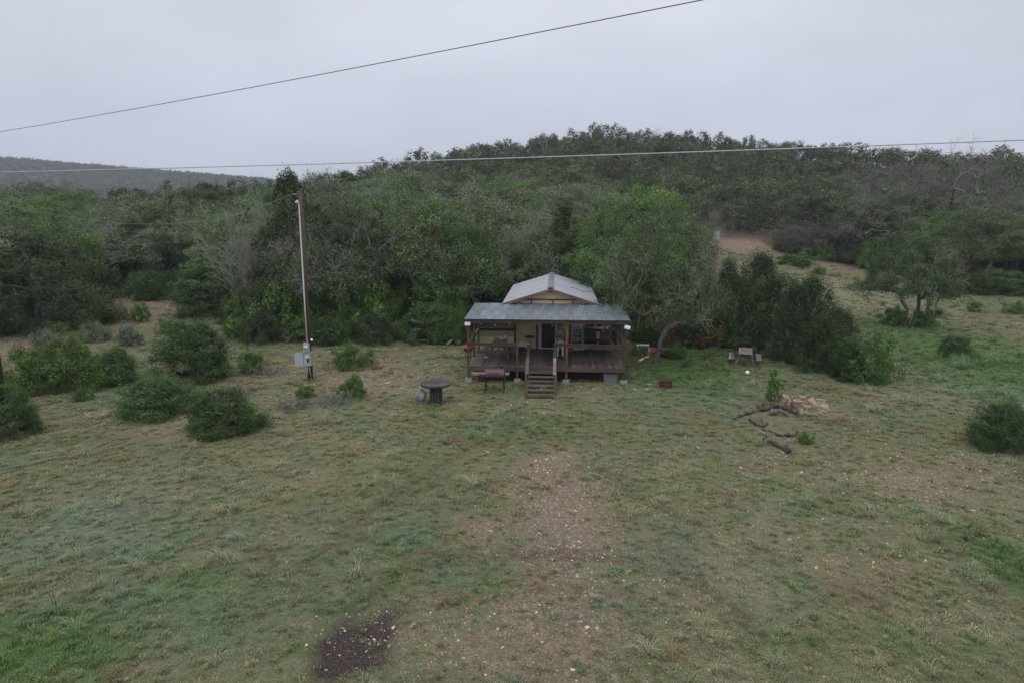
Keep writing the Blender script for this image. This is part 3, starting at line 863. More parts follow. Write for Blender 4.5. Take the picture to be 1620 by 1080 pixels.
for k in range(NSH):
    link('corrugated_sheet', shm, proof, (X0 + k * sw, rr.uniform(-.012, .012), FZ - .02 + (k % 2) * .007))
# walls
WX0, WX1, WY, WB, RID = 2.05, 5.75, DD, 12.6, 3.90
EZ, AZ = 3.32, 4.06                                         # wall plate, ridge
DX0, DX1, DTOP = 3.36, 4.20, 2.84                           # doorway
wm = [M['cream']]
for a, b, zt in ((WX0, 3.17, EZ), (4.36, WX1, EZ)):
    MB().span((a, WY, DZ - .3), (b, WY + .08, zt)).build('wall_panel', wm, cabin)
MB().span((3.17, WY, DTOP + .06), (4.36, WY + .08, EZ)).build('wall_panel', wm, cabin)
for a, b in ((3.17, DX0), (DX1, 4.36)): MB().span((a, WY + .012, DZ - .3), (b, WY + .08, DTOP + .06)).build('wall_panel', wm, cabin)
MB().prism([(WX0, EZ + .16), (WX1, EZ + .16), (WX1, EZ + .16), (RID, AZ - .04)][0:2] + [(WX1, EZ + .17), (RID, AZ - .05), (WX0, EZ + .17)], 'y', WY - .01, WY + .08).build('gable_panel', wm, cabin)
MB().span((WX0, WY + .005, EZ), (WX1, WY + .08, EZ + .16)).build('wall_panel', wm, cabin)
for a, b in ((WX0, WX0 + .08), (WX1 - .08, WX1)): MB().span((a, WY + .08, .1), (b, WB, EZ + .12)).build('side_wall', wm, cabin)
MB().prism([(WX0, .1), (WX1, .1), (WX1, EZ + .1), (RID, AZ - .08), (WX0, EZ + .1)], 'y', WB - .08, WB).build('back_wall', wm, cabin)
MB().span((WX0 + .1, WY + .1, DZ - .1), (WX1 - .1, WB - .1, DZ - .02)).build('inside_floor', M['dark_wood'], cabin)
for z0_ in (EZ + .10,):
    MB().span((WX0 - .05, WY - .045, z0_), (WX1 + .05, WY - .012, z0_ + .075)).build('trim', M['beam_wood'], cabin)
for x in (2.85, 4.0, 5.05): MB().span((x, WY - .035, EZ - .12), (x + .06, WY - .003, EZ + .098)).build('trim', M['dark_wood'], cabin)
for x in (3.19, 4.33): MB().span((x - .05, WY - .05, DZ), (x + .05, WY - .002, EZ - .1)).build('trim', M['dark_wood'], cabin)
MB().span((4.92, WY - .04, DZ), (4.99, WY - .002, EZ - .35)).build('trim', M['post_wood'], cabin)
# door
dr = MB()
dr.span((DX0 - .005, WY - .03, DZ + .01), (DX0 + .06, WY + .05, DTOP)); dr.span((DX1 - .05, WY - .03, DZ + .01), (DX1 + .005, WY + .05, DTOP))
dr.span((DX0 - .004, WY - .029, DTOP), (DX1 + .004, WY + .05, DTOP + .058)); dr.span((DX0 + .062, WY - .028, DZ + .012), (DX1 - .052, WY + .05, DZ + .065))
door = dr.build('door', M['white'], cabin)
MB().span((DX0 + .06, WY + .02, DZ + .065), (DX1 - .05, WY + .03, DTOP)).build('pane', M['glass'], door)
MB().beam((DX0 + .09, WY - .03, DZ + .95), (DX0 + .09, WY - .03, DZ + 1.12), .02, .03, up=(0, 1, 0)).build('handle', M['white'], door)
# gable roof
OV, RY0, RY1 = .62, WY - .42, WB + .3
mb = MB()
for sgn in (-1, 1):
    xe = RID + sgn * (1.85 + OV); ze = AZ - (1.85 + OV) * .315
    for y in (RY0 + .02, RY0 + .5, WB):
        mb.beam((RID + sgn * .02, y, AZ - .05), (xe - sgn * .02, y, ze - .05), .045, .12)
    mb.beam((xe - sgn * .03, RY0 + .05, ze - .06), (xe - sgn * .03, RY1 - .03, ze - .06), .04, .10)
roof = mb.build('roof', M['beam_wood'], cabin)
NR = 9; L = RY1 - RY0; w = L / NR
for sgn in (-1, 1):
    hx = 1.85 + OV + .06; dz = -hx * .315
    vs, fs = [], []
    prof = [(0, 0), (.10, 0), (.12, .018), (.16, .018), (.18, 0), (.45, 0), (.47, .018), (.51, .018), (.53, 0), (w - .09, 0), (w - .07, .018), (w - .03, .018), (w - .01, 0), (w + .01, 0)]
    for j in range(2):
        for (s, zz) in prof:
            for (xx, zb) in ((0, 0), (sgn * hx, dz)): vs.append((xx, s, zb + zz - .006 * j))
    o = 2 * len(prof); m_ = MB()
    for i in range(len(prof) - 1):
        a = 2 * i
        fs += [(a, a + 2, a + 3, a + 1), (o + a, o + a + 1, o + a + 3, o + a + 2), (a + 1, a + 3, o + a + 3, o + a + 1), (a, o + a, o + a + 2, a + 2)]
    fs += [(0, 1, o + 1, o), (o - 2, 2 * o - 2, 2 * o - 1, o - 1)]
    rm = MB().add(vs, fs).mesh('roof_sheet', M['roof_metal'])
    for k in range(NR): link('roof_sheet', rm, roof, (RID, RY0 + k * w, AZ + .03 + (k % 2) * .005))
rc = MB()
rc.prism([(RID - .17, AZ - .004 + .055), (RID, AZ + .10), (RID + .17, AZ + .051), (RID + .17, AZ + .043), (RID, AZ + .092), (RID - .17, AZ + .043)], 'y', RY0 - .02, RY1 + .02)
rc.build('ridge_cap', paint('ridge_metal', (.20, .205, .22), .5, .4, dirt=.4, scale=4), roof)
MB().prism([(RID - .42, AZ - .22), (RID + .42, AZ - .22), (RID, AZ - .085)], 'y', WY - .03, WY - .012).build('gable_vent_board', M['post_wood'], roof)
# fallen sticks on the roof
sk = MB(); sk.tube([(0, 0, 0), (.35, .06, -.02), (.75, .02, -.06), (1.15, .1, -.02)], [.02, .018, .014, .008], 5); sk.tube([(.35, .06, -.02), (.5, .3, .02)], [.012, .006], 4)
o = sk.build('fallen_branch', M['brush_bark'], None, HL(5.55, 6.3, AZ - 1.65 * .315 + .13), -.1); tag(o, 'thin fallen branch lying over the right eave of the gable roof', 'branch')
sk = MB(); sk.tube([(0, 0, 0), (.3, .08, -.08), (.62, .05, -.18)], [.016, .014, .008], 5); sk.tube([(.3, .08, -.08), (.45, -.1, -.13)], [.01, .005], 4)
o = sk.build('fallen_branch', M['brush_bark'], None, HL(5.05, 7.4, AZ - 1.15 * .315 + .07), -.15); tag(o, 'short dark twig lying flat on the right roof slope', 'branch')

# ---------------------------------------------------------------- things on the porch
# flood lamps
def flood(label, p, rz, tilt, ry=0.):
    t = thing('flood_lamp', label, 'lamp', p, rz)
    R_ = roty(ry) @ rotx(tilt)
    MB().box((0, -.02, 0), (.27, .06, .17), R_).build('housing', M['white'], t)
    MB().box(R_ @ np.array([0, -.055, 0]), (.23, .012, .13), R_).build('lens', M['white_bright'], t)
    MB().box((0, .05, -.02), (.05, .10, .05)).build('bracket', M['grey_plastic'], t)
flood('white flood lamp at the top of the left corner porch post', HL(.03, -.10, 2.82), HR, -.35)
flood('tilted white flood lamp at the top of the right corner porch post', HL(WD + .04, -.10, 2.73), HR, -.35, .22)
# string lights
sl = thing('string_lights', 'string of small round bulbs hanging along the porch beam', 'string lights', HL(0, .22, 0), HR)
bu = [(.62 + i * .68, FZ - .30 - .05 * (i % 2)) for i in range(10)]
wire = []
for a, b in zip(bu[:-1], bu[1:]):
    for k in range(4):
        t = k / 4
        wire.append((a[0] + (b[0] - a[0]) * t, 0, a[1] + .05 + (b[1] - a[1]) * t - .05 * math.sin(math.pi * t)))
MB().tube(wire, .004, 4).build('wire', M['cable_dark'], sl)
bm_ = MB().lathe([(.001, -.035), (.02, -.028), (.028, -.005), (.02, .02), (.008, .035), (.008, .06)], 10).mesh('bulb', M['bulb'])
for b in bu: link('bulb', bm_, sl, (b[0], 0, b[1] - .02))
# picnic tables
def picnic(label, p, rz, wm_, L=1.75, fm_=None, group=None):
    fm_ = fm_ or wm_
    t = thing('picnic_table', label, 'picnic table', p, rz)
    bw = .14
    pmx = MB().box((0, 0, 0), (bw - .012, L, .038)).mesh('top_board', wm_)
    for k in range(5): link('top_board', pmx, t, ((k - 2) * bw, rr.uniform(-.01, .01), .75))
    for sx in (-1, 1):
        for k in range(2): link('bench_board', pmx, t, (sx * (.62 + k * bw), rr.uniform(-.01, .01), .44))
    for sy in (-1, 1):
        y = sy * L * .36
        for sx in (-1, 1):
            MB().beam((sx * .26, y, .72), (sx * .52, y, 0), .04, .10, up=(1, 0, 0)).build('leg', fm_, t)
        MB().span((-.80, y - sy * .022 - .02, .33), (.80, y - sy * .022 + .018, .42)).build('crossbar', fm_, t)
        MB().span((-.33, y - .019, .64), (.33, y + .019, .73)).build('top_brace', fm_, t)
        MB().beam((0, y - sy * .03, .38), (0, y - sy * .5, .70), .035, .08).build('strut', fm_, t)
    return t
picnic('dark stained wooden picnic table on the left of the porch', HL(1.35, 2.15, DZ), HR, M['deck_wood'], 1.9, M['post_wood'])
bt = MB().lathe([(.001, 0), (.045, 0), (.05, .02), (.05, .15), (.02, .2), (.02, .24), (.001, .245)], 12).build('bottle', paint('pale_pink', (.60, .45, .40), .4), None, HL(1.62, 2.75, DZ + .77)); tag(bt, 'pale pinkish bottle standing on the porch picnic table', 'bottle')
cl = MB().box((0, 0, .05), (.28, .16, .05), rotx(.5)).box((.1, .02, .02), (.16, .2, .035)).build('cloth', M['white'], None, HL(1.45, 2.75, DZ + .77), .4); tag(cl, 'crumpled pale rag lying on the porch picnic table', 'rag')
# bucket
q = HP(755, 557, DZ)
bk = thing('bucket', 'yellow plastic bucket standing on the left end of the porch', 'bucket', HL(q[0], q[1], DZ), 0)
MB().lathe([(.001, 0), (.125, 0), (.15, .34), (.16, .345), (.16, .37), (.145, .37), (.118, .02), (.001, .02)], 20).build('pail', M['yellow_plastic'], bk)
MB().tube([(.16 * math.cos(a), .16 * math.sin(a) * .5 - .06, .36 - .10 * math.sin(a)) for a in np.linspace(0, math.pi, 9)], .005, 4).build('handle', M['cable'], bk)
bg = MB().lathe([(.001, 0), (.2, .01), (.19, .1), (.09, .2), (.03, .24), (.05, .28)], 9, rot=rotx(.25)).build('bag', M['grey_plastic'], None, HL(q[0] + .32, q[1] + .25, DZ), .5); tag(bg, 'small slumped grey bag beside the yellow bucket', 'bag')
pp = MB().box((0, 0, .006), (.22, .30, .012)).build('board_offcut', M['white'], None, HL(*HP(771, 565, DZ)[:2], DZ + .004), .4); tag(pp, 'small pale board lying flat on the porch floor', 'board')
# red lidded grill on the ground by the left end
gp = P(741, 567, 0.)
gr = thing('portable_grill', 'red lidded round grill standing on the ground behind the left porch corner', 'grill', gp, .3)
MB().lathe([(.27, .62), (.25, .72), (.17, .80), (.05, .83), (.001, .832)], 20).build('lid', M['red_plastic'], gr)
MB().lathe([(.001, .34), (.13, .36), (.23, .46), (.27, .60), (.26, .615)], 20).build('bowl', M['black'], gr)
for k in range(3): MB().tube([(.16 * math.cos(k * 2.1), .16 * math.sin(k * 2.1), .42), (.26 * math.cos(k * 2.1), .26 * math.sin(k * 2.1), 0)], .014, 6).build('leg', M['black'], gr)
MB().tube([(-.06, 0, .82), (-.05, 0, .87), (.05, 0, .87), (.06, 0, .82)], .012, 6).build('handle', M['black'], gr)
# bistro table by the wall
bt = thing('bistro_table', 'small round dark metal table beside the cabin door', 'table', HL(2.80, 3.80, DZ), HR)
MB().lathe([(.001, .715), (.26, .715), (.27, .70), (.27, .735), (.26, .74), (.24, .725), (.001, .725)], 24).build('tabletop', M['black'], bt)
for k in range(3):
    a = k * 2.094 + .5; c_, s_ = math.cos(a), math.sin(a)
    MB().tube([(c_ * .2, s_ * .2, .71), (c_ * .12, s_ * .12, .5), (c_ * .08, s_ * .08, .35), (c_ * .14, s_ * .14, .15), (c_ * .27, s_ * .27, .01)], .011, 6).build('leg', M['black'], bt)
MB().tube([(.1 * math.cos(a), .1 * math.sin(a), .42) for a in np.linspace(0, 6.28, 13)], .007, 5).build('ring', M['black'], bt)
bx = MB().box((0, 0, .16), (.42, .3, .30)).box((0, 0, .33), (.45, .33, .04)).build('storage_box', M['black'], None, HL(2.35, 3.85, DZ), HR + .05); tag(bx, 'black lidded box on the porch floor below the small round table', 'box')
# white framed screen panel leaning on the wall
lt = rotx(-.07)
sp_ = thing('screen_panel', 'white framed screen door panel leaning on the cabin wall', 'screen door', HL(5.35, 4.02, DZ), HR)
fr = MB()
for x in (-.27, .27): fr.box(lt @ np.array([x, 0, .68]), (.05, .035, 1.36), lt)
for z in (.03, 1.33): fr.box(lt @ np.array([0, 0, z]), (.49, .033, .06), lt)
fr.box(lt @ np.array([0, 0, .52]), (.49, .031, .06), lt)
fr.build('frame', M['white'], sp_)
MB().box(lt @ np.array([0, .004, .94]), (.49, .012, .76), lt).build('pane', M['curtain_pane'], sp_)
MB().box(lt @ np.array([0, .004, .275]), (.49, .012, .42), lt).build('pane', M['curtain_pane'], sp_)
# black metal chair in front of it
ch = thing('metal_chair', 'black metal slat back chair in front of the white screen panel', 'chair', HL(5.32, 3.62, DZ), HR)
bkf = MB()
for x in (-.2, .2): bkf.tube([(x, .20, 0), (x, .18, .45), (x * .95, .28, 1.12)], .016, 6)
for z, y in ((1.10, .277), (.78, .23), (.55, .195)): bkf.tube([(-.2, y, z), (.2, y, z)], .014, 6)
for x in (-.07, .07): bkf.tube([(x, .195, .5), (x, .277, 1.1)], .012, 6)
bkf.build('backrest', M['black'], ch)
MB().box((0, 0, .45), (.42, .40, .03)).build('seat', M['black'], ch)
for x in (-.2, .2):
    MB().tube([(x, -.18, .44), (x, -.2, 0)], .015, 6).build('leg', M['black'], ch)
    MB().tube([(x, -.18, .44), (x * 1.1, -.18, .66), (x * 1.05, .2, .68)], .014, 6).build('armrest', M['black'], ch)
# office chairs
def office(label, p, rz, backm, bw, bh, arm=True):
    t = thing('office_chair', label, 'chair', p, rz)
    b = MB(); pts = []
    b.box((0, .24, .62 + bh / 2), (bw, .07, bh), rotx(-.12)); b.box((0, .25, .62 + bh / 2), (bw * .86, .10, bh * .88), rotx(-.12))
    b.build('backrest', backm, t)
    MB().box((0, 0, .47), (bw, .48, .08)).box((0, 0, .50), (bw * .9, .43, .08)).build('seat', M['black'], t)
    MB().tube([(0, .02, .44), (0, .02, .12)], .03, 8).build('gas_column', M['black'], t)
    MB().beam((0, .22, .44), (0, .30, .75), .06, .02, up=(0, 1, 0)).build('back_strut', M['black'], t)
    for k in range(5):
        a = k * 2 * math.pi / 5 + .3
        f = MB().beam((0, 0.02, .13), (math.cos(a) * .31, .02 + math.sin(a) * .31, .075), .045, .035).build('base_arm', M['black'], t)
        MB().lathe([(.001, -.02), (.03, -.02), (.03, .02), (.001, .02)], 10, (math.cos(a) * .31, .02 + math.sin(a) * .31, .03), rotx(math.pi / 2)).build('caster', M['black'], f)
    if arm:
        for sx in (-1, 1):
            MB().tube([(sx * (bw / 2 + .02), .12, .47), (sx * (bw / 2 + .06), .10, .66)], .018, 6).box((sx * (bw / 2 + .06), .0, .68), (.06, .27, .035)).build('armrest', M['black'], t)
office('black office chair on star base on the right of the porch', HL(6.02, 3.35, DZ), HR + .25, M['black'], .52, .62)
office('brown backed office chair on star base on the right of the porch', HL(6.72, 3.30, DZ), HR - .15, M['brown_vinyl'], .52, .60)
wp = MB().box((0, 0, .5), (.20, .02, .36), rotx(-.08)).box((0, .03, .3), (.05, .02, .6)).build('sign_panel', M['white'], None, HL(6.42, 3.78, DZ + .35), HR); tag(wp, 'small plain white panel standing between the two office chairs', 'panel')
# dark side table with red fuel can
stb = thing('side_table', 'dark low wooden side table against the wall behind the standing person', 'table', HL(4.62, 3.78, DZ), HR)
MB().box((0, 0, .58), (.46, .40, .035)).build('tabletop', M['dark_wood'], stb)
for x in (-.2, .2):
    for y in (-.17, .17): MB().box((x, y, .28), (.04, .04, .56)).build('leg', M['dark_wood'], stb)
MB().span((-.2, -.17, .18), (.2, .17, .21)).build('shelf', M['dark_wood'], stb)
gc = thing('fuel_can', 'red plastic fuel can on the porch beside the metal chair', 'fuel can', HL(4.98, 3.55, DZ), HR)
MB().lathe([(.001, 0), (.14, 0), (.15, .03), (.15, .26), (.10, .33), (.04, .35), (.001, .35)], 4, rot=rotz(.78), smooth=False).build('tank', M['red_plastic'], gc)
MB().tube([(.07, 0, .32), (.15, 0, .42), (.2, 0, .50)], [.025, .018, .015], 8).build('spout', M['black'], gc)
MB().tube([(-.1, 0, .31), (-.07, 0, .39), (.02, 0, .39), (.04, 0, .34)], .014, 6).build('handle', M['red_plastic'], gc)
# sheets stacked behind the right bay
for k, (x, z, l, rot_, mm) in enumerate(((6.2, 1.72, 1.7, -.10, 'pale_wood'), (6.35, 1.62, 1.5, .06, 'galv'), (6.9, 1.75, .42, 0, 'box_grey'))):
    if k < 2: o = MB().box((0, 0, 0), (l, .55, .03), roty(rot_) @ rotx(.35)).box((0, .1, -.06 - .0), (l * .9, .4, .03), roty(rot_) @ rotx(.3))
    else: o = MB().box((0, 0, 0), (.40, .05, .55)).box((0, .02, 0), (.34, .06, .46))
    o = o.build('stacked_sheet' if k < 2 else 'equipment_cover', M[mm], None, HL(x, 5.1 + .2 * k, z), HR)
    tag(o, ('pale wooden sheet lying on the lumber rack behind the porch', 'bent metal sheet lying on the lumber rack behind the porch', 'blue grey upright panel on the lumber rack behind the porch')[k], ('sheet', 'sheet', 'panel')[k])
rk = thing('lumber_rack', 'rough timber rack standing behind the right end of the porch', 'rack', HL(6.5, 5.3, 0), HR)
for x in (-.85, .95):
    for y in (-.2, .35): MB().box((x, y, .78), (.09, .09, 1.56)).build('upright', M['post_wood'], rk)
    MB().box((x, .08, 1.50), (.06, .8, .09)).build('crossbar', M['post_wood'], rk)
MB().box((.05, -.25, 1.3), (1.9, .05, .14)).build('rail', M['dark_wood'], rk)

# ---------------------------------------------------------------- the person with the controller
def build_person():
    V = {}; E = []; Rd = {}
    def ad(k, p, r, par=None):
        V[k] = p; Rd[k] = r
        if par: E.append((par, k))
    ad('pel', (0, .02, .96), (.15, .115)); ad('wst', (0, .02, 1.08), (.145, .11), 'pel'); ad('che', (0, .02, 1.28), (.165, .125), 'wst'); ad('upc', (0, .015, 1.42), (.14, .10), 'che')
    ad('nec', (0, -.02, 1.52), (.06, .06), 'upc'); ad('jaw', (0, -.065, 1.575), (.066, .075), 'nec'); ad('hed', (0, -.075, 1.65), (.076, .092), 'jaw'); ad('cro', (0, -.06, 1.715), (.062, .075), 'hed')
    for s, n_ in ((-1, 'l'), (1, 'r')):
        ad('sh' + n_, (s * .185, .03, 1.42), (.075, .075), 'upc'); ad('el' + n_, (s * .275, .03, 1.13), (.058, .058), 'sh' + n_); ad('fo' + n_, (s * .20, -.16, 1.09), (.045, .045), 'el' + n_)
        ad('wr' + n_, (s * .115, -.28, 1.10), (.030, .026), 'fo' + n_); ad('pa' + n_, (s * .085, -.345, 1.115), (.036, .022), 'wr' + n_)
        for k, (dx, dz, ln) in enumerate(((.028, .020, .9), (.012, .026, 1.), (-.004, .022, .95), (-.018, .014, .75))):
            b = np.array(V['pa' + n_]) + np.array([s * dx * .5, -.025, dz - .02 - k * .012])
            ad(f'f{k}a{n_}', tuple(b), (.010, .010), 'pa' + n_); ad(f'f{k}b{n_}', tuple(b + np.array([-s * .012, -.03 * ln, -.004])), (.009, .009), f'f{k}a{n_}')
            ad(f'f{k}c{n_}', tuple(b + np.array([-s * .036 * ln, -.034 * ln, -.014])), (.0075, .0075), f'f{k}b{n_}')
        t0 = np.array(V['pa' + n_]) + np.array([-s * .03, .005, .022])
        ad('ta' + n_, tuple(t0), (.012, .012), 'pa' + n_); ad('tb' + n_, tuple(t0 + np.array([-s * .022, -.022, .014])), (.009, .009), 'ta' + n_)
        ad('hi' + n_, (s * .095, .02, .90), (.105, .105), 'pel'); ad('kn' + n_, (s * .125, -.02, .50), (.070, .070), 'hi' + n_); ad('ca' + n_, (s * .135, .03, .32), (.064, .066), 'kn' + n_)
        ad('an' + n_, (s * .14, .035, .09), (.05, .05), 'ca' + n_); ad('to' + n_, (s * .16, -.12, .045), (.045, .038), 'an' + n_)
    keys = list(V); ix = {k: i for i, k in enumerate(keys)}
    me = bpy.data.meshes.new('person_skeleton'); me.from_pydata([V[k] for k in keys], [(ix[a], ix[b]) for a, b in E], [])
    o = bpy.data.objects.new('person_skeleton', me); COL.objects.link(o)
    md = o.modifiers.new('skin', 'SKIN'); md.use_smooth_shade = True
    sv = me.skin_vertices[0].data
    for k in keys: sv[ix[k]].radius = Rd[k]; sv[ix[k]].use_root = (k == 'pel')
    sb = o.modifiers.new('sub', 'SUBSURF'); sb.levels = 2; sb.render_levels = 2
    dg = bpy.context.evaluated_depsgraph_get(); dg.update()
    body = bpy.data.meshes.new_from_object(o.evaluated_get(dg))
    bpy.data.objects.remove(o, do_unlink=True)
    body.name = 'person'
    body.materials.clear()
    for k in ('camouflage', 'sleeve', 'trousers', 'boot', 'skin'): body.materials.append(M[k])
    for p in body.polygons:
        c = p.center
        m = 0
        if c.z < .13: m = 3
        elif c.z < .93: m = 2
        elif c.z > 1.535: m = 4
        if abs(c.x) > .15 and .93 < c.z < 1.25 or (c.y < -.12 and c.z < 1.2 and c.z > .93): m = 1
        if c.y < -.27 and .93 < c.z < 1.3: m = 4
        p.material_index = m; p.use_smooth = True
    return body
q = HP(886, 567, DZ)
PER = HL(q[0], q[1], DZ)
body = build_person()
per = tag(link('person', body, None, PER, HR + .05), 'person in camouflage hooded jacket and pale trousers looking down at a controller', 'person')
hd = MB()
prof = [(.001, .150), (.05, .142), (.09, .115), (.112, .06), (.118, .0), (.115, -.07), (.13, -.13), (.16, -.17)]
vs, fs = [], []
NN = 22
for r_, z_ in prof:
    for k in range(NN):
        a = math.radians(-50) + math.radians(280) * k / (NN - 1)
        vs.append(rotx(.28) @ np.array([r_ * math.cos(a), r_ * 1.15 * math.sin(a), z_]) + np.array([0, -.055, 1.645]))
for i in range(len(prof) - 1):
    for k in range(NN - 1): fs.append((i * NN + k, i * NN + k + 1, (i + 1) * NN + k + 1, (i + 1) * NN + k))
hd.add(vs, fs, 0, True)
hood = hd.build('hood', M['camouflage'], per)
sm_ = hood.modifiers.new('thickness', 'SOLIDIFY'); sm_.thickness = .018
fc = MB()
fc.lathe([(.001, -.02), (.012, -.015), (.011, .005), (.004, .03)], 8, (0, -.168, 1.63), rotx(.35)).build('nose', M['skin'], per)
for s in (-1, 1): MB().lathe([(.001, -.008), (.009, 0), (.001, .008)], 8, (s * .032, -.150, 1.655)).build('eye', M['black'], per)
MB().tube([(-.024, -.146, 1.585), (0, -.152, 1.583), (.024, -.146, 1.585)], .005, 5).build('mouth', M['brown_vinyl'], per)
MB().lathe([(.09, .0), (.095, .03), (.078, .07), (.04, .095), (.001, .10)], 16, (0, -.075, 1.668), rotx(.28)).prism([(-.08, -.25), (.08, -.25), (.09, -.15), (-.09, -.15)], 'z', 1.688, 1.70).build('cap', M['camouflage'], per)
ct = thing('remote_controller', 'small dark remote controller held in the hands of the standing person', 'controller', PER + HRM @ np.array([0, -.375, 1.125]), HR)
MB().box((0, 0, 0), (.15, .085, .035), rotx(.3)).build('body', M['grey_plastic'], ct)
MB().box((0, .035, .06), (.15, .012, .085), rotx(-.2)).build('screen', M['black'], ct)
for s in (-1, 1): MB().tube([(s * .045, -.015, .015), (s * .045, -.022, .045)], .006, 6).build('stick', M['black'], ct)

# ---------------------------------------------------------------- under and in front of the deck
wb = thing('work_table', 'low pale plywood table under the left edge of the deck', 'table', HL(1.12, -.06, 0), HR + .015)
MB().box((0, .15, .47), (1.80, .72, .035)).build('tabletop', M['pale_wood'], wb)
MB().box((0, -.19, .42), (1.74, .035, .06)).build('apron', M['pale_wood'], wb)
for x in (-.66, .66):
    for y in (-.12, .42): MB().box((x, y, .225), (.06, .06, .45)).build('leg', M['post_wood'], wb)
sp0 = P(783, 619, 0.)
sm = thing('barrel_smoker', 'reddish brown barrel smoker on black wheeled legs in front of the deck', 'smoker', sp0, HR)
RX = roty(math.pi / 2)
def half(r, L, a0, a1, n=14):
    vs, fs = [], []
    for x in (-L / 2, L / 2):
        for k in range(n + 1):
            a = a0 + (a1 - a0) * k / n; vs.append((x, r * math.cos(a), r * math.sin(a)))
        vs.append((x, 0, 0))
    w_ = n + 2
    for k in range(n): fs.append((k, k + 1, w_ + k + 1, w_ + k))
    for o_ in (0, w_):
        for k in range(n): fs.append((o_ + k, o_ + k + 1, o_ + n + 1))
    return vs, fs
v_, f_ = half(.275, .88, -.12, math.pi + .12); v_ = [(a, b, c + .80) for a, b, c in v_]
lid = MB().add(v_, f_, 0, False).build('lid', M['smoker_red'], sm)
v_, f_ = half(.268, .90, math.pi + .12, 2 * math.pi - .12); v_ = [(a, b, c + .80) for a, b, c in v_]
MB().add(v_, f_).build('fire_box', M['smoker_black'], sm)
MB().tube([(-.22, -.30, .93), (-.22, -.345, .94), (.22, -.345, .94), (.22, -.30, .93)], .012, 6).build('handle', M['black'], lid)
MB().span((-.46, -.30, .755), (.46, -.272, .78)).build('shelf_rail', M['smoker_black'], sm)
for x in (-.40, .40):
    for y in (-.2, .2):
        MB().beam((x, y * .8, .62), (x * 1.04, y * 1.15, .02), .035, .035).build('leg', M['black'], sm)
for y in (-.23, .23): MB().lathe([(.001, -.02), (.07, -.02), (.075, 0), (.07, .02), (.001, .02)], 16, (-.45, y, .075), RX).build('wheel', M['black'], sm)
MB().span((-.78, -.16, .74), (-.47, .16, .765)).build('side_shelf', M['smoker_black'], sm)
MB().tube([(.3, .1, 1.05), (.3, .1, 1.22)], .045, 10).build('chimney', M['smoker_black'], sm)
# storage totes under the right end
def tote(label, p, rz, m_, s):
    t = thing('storage_tote', label, 'tote', p, rz)
    MB().lathe([(.001, 0), (.62, 0), (.70, .9), (.74, .92), (.74, .98), (.70, 1.), (.001, 1.0)], 4, rot=rotz(math.pi / 4), smooth=False).build('tub', m_, t)
    MB().lathe([(.76, .96), (.76, 1.02), (.70, 1.06), (.001, 1.06)], 4, rot=rotz(math.pi / 4), smooth=False).build('lid', m_, t)
    t.scale = s
tote('grey plastic tote under the right end of the deck', HL(6.83, .42, 0), HR, M['grey_plastic'], (.68, .44, .42))
tote('blue plastic tote under the deck behind the grey tote', HL(6.78, 1.05, 0), HR + .1, M['blue_plastic'], (.62, .44, .52))
# cable spool table
sq = P(690, 638, 0.)
spo = thing('cable_spool', 'large weathered wooden cable spool standing as a table', 'cable spool', sq, .2)
SH = ztop(sq, 605)
wid = 48 * mpp(sq) / 2
for k in range(9):
    y0_, y1_ = -wid + k * 2 * wid / 9, -wid + (k + 1) * 2 * wid / 9 - .008
    a0, a1 = math.sqrt(max(.02, wid ** 2 - y0_ ** 2)), math.sqrt(max(.02, wid ** 2 - y1_ ** 2))
    poly = [(-a0, y0_)] + [(-math.sqrt(max(0, wid ** 2 - t * t)), t) for t in np.linspace(y0_, y1_, 5)[1:-1]] + [(-a1, y1_), (a1, y1_)] + [(math.sqrt(max(0, wid ** 2 - t * t)), t) for t in np.linspace(y1_, y0_, 5)[1:-1]] + [(a0, y0_)]
    MB().prism(poly, 'z', SH - .055, SH + rr.uniform(-.004, .004)).build('top_plank', M['spool_wood'], spo)
MB().lathe([(.001, SH - .10), (wid * .97, SH - .10), (wid * .97, SH - .06), (.001, SH - .06)], 28, smooth=False).build('top_disc', M['spool_wood'], spo)
MB().lathe([(.001, 0), (wid * .60, 0), (wid * .60, .075), (.001, .075)], 28, smooth=False).build('bottom_disc', M['spool_wood'], spo)
for k in range(14):
    a = k * 2 * math.pi / 14
    MB().box((math.cos(a) * .25, math.sin(a) * .25, (SH - .03) / 2), (.035, .095, SH - .18), rotz(a)).build('stave', M['spool_wood'], spo)
MB().lathe([(.05, SH), (.16, SH + .004), (.16, SH + .012), (.05, SH + .012)], 16).build('hub_plate', M['spool_wood'], spo)
tp = P(667, 637, 0.)
tb = thing('metal_tub', 'galvanized metal wash tub tipped on its side against the cable spool', 'tub', tp, 0)
RT = rotz(-.5) @ roty(-1.15) @ rotx(.25)
prof = [(.001, 0.), (.21, 0), (.225, .08), (.235, .085), (.245, .16), (.255, .165), (.275, .30), (.29, .30), (.29, .32), (.265, .32), (.235, .12), (.2, .012), (.001, .012)]
MB().lathe(prof, 24, (.14, 0, .26), RT).build('tub_body', M['galv'], tb)
for s in (-1, 1): MB().tube([RT @ np.array([s * .27, y, z]) + np.array([.14, 0, .26]) for y, z in ((-.06, .25), (-.06, .22), (.06, .22), (.06, .25))], .008, 5).build('handle', M['cable'], tb)

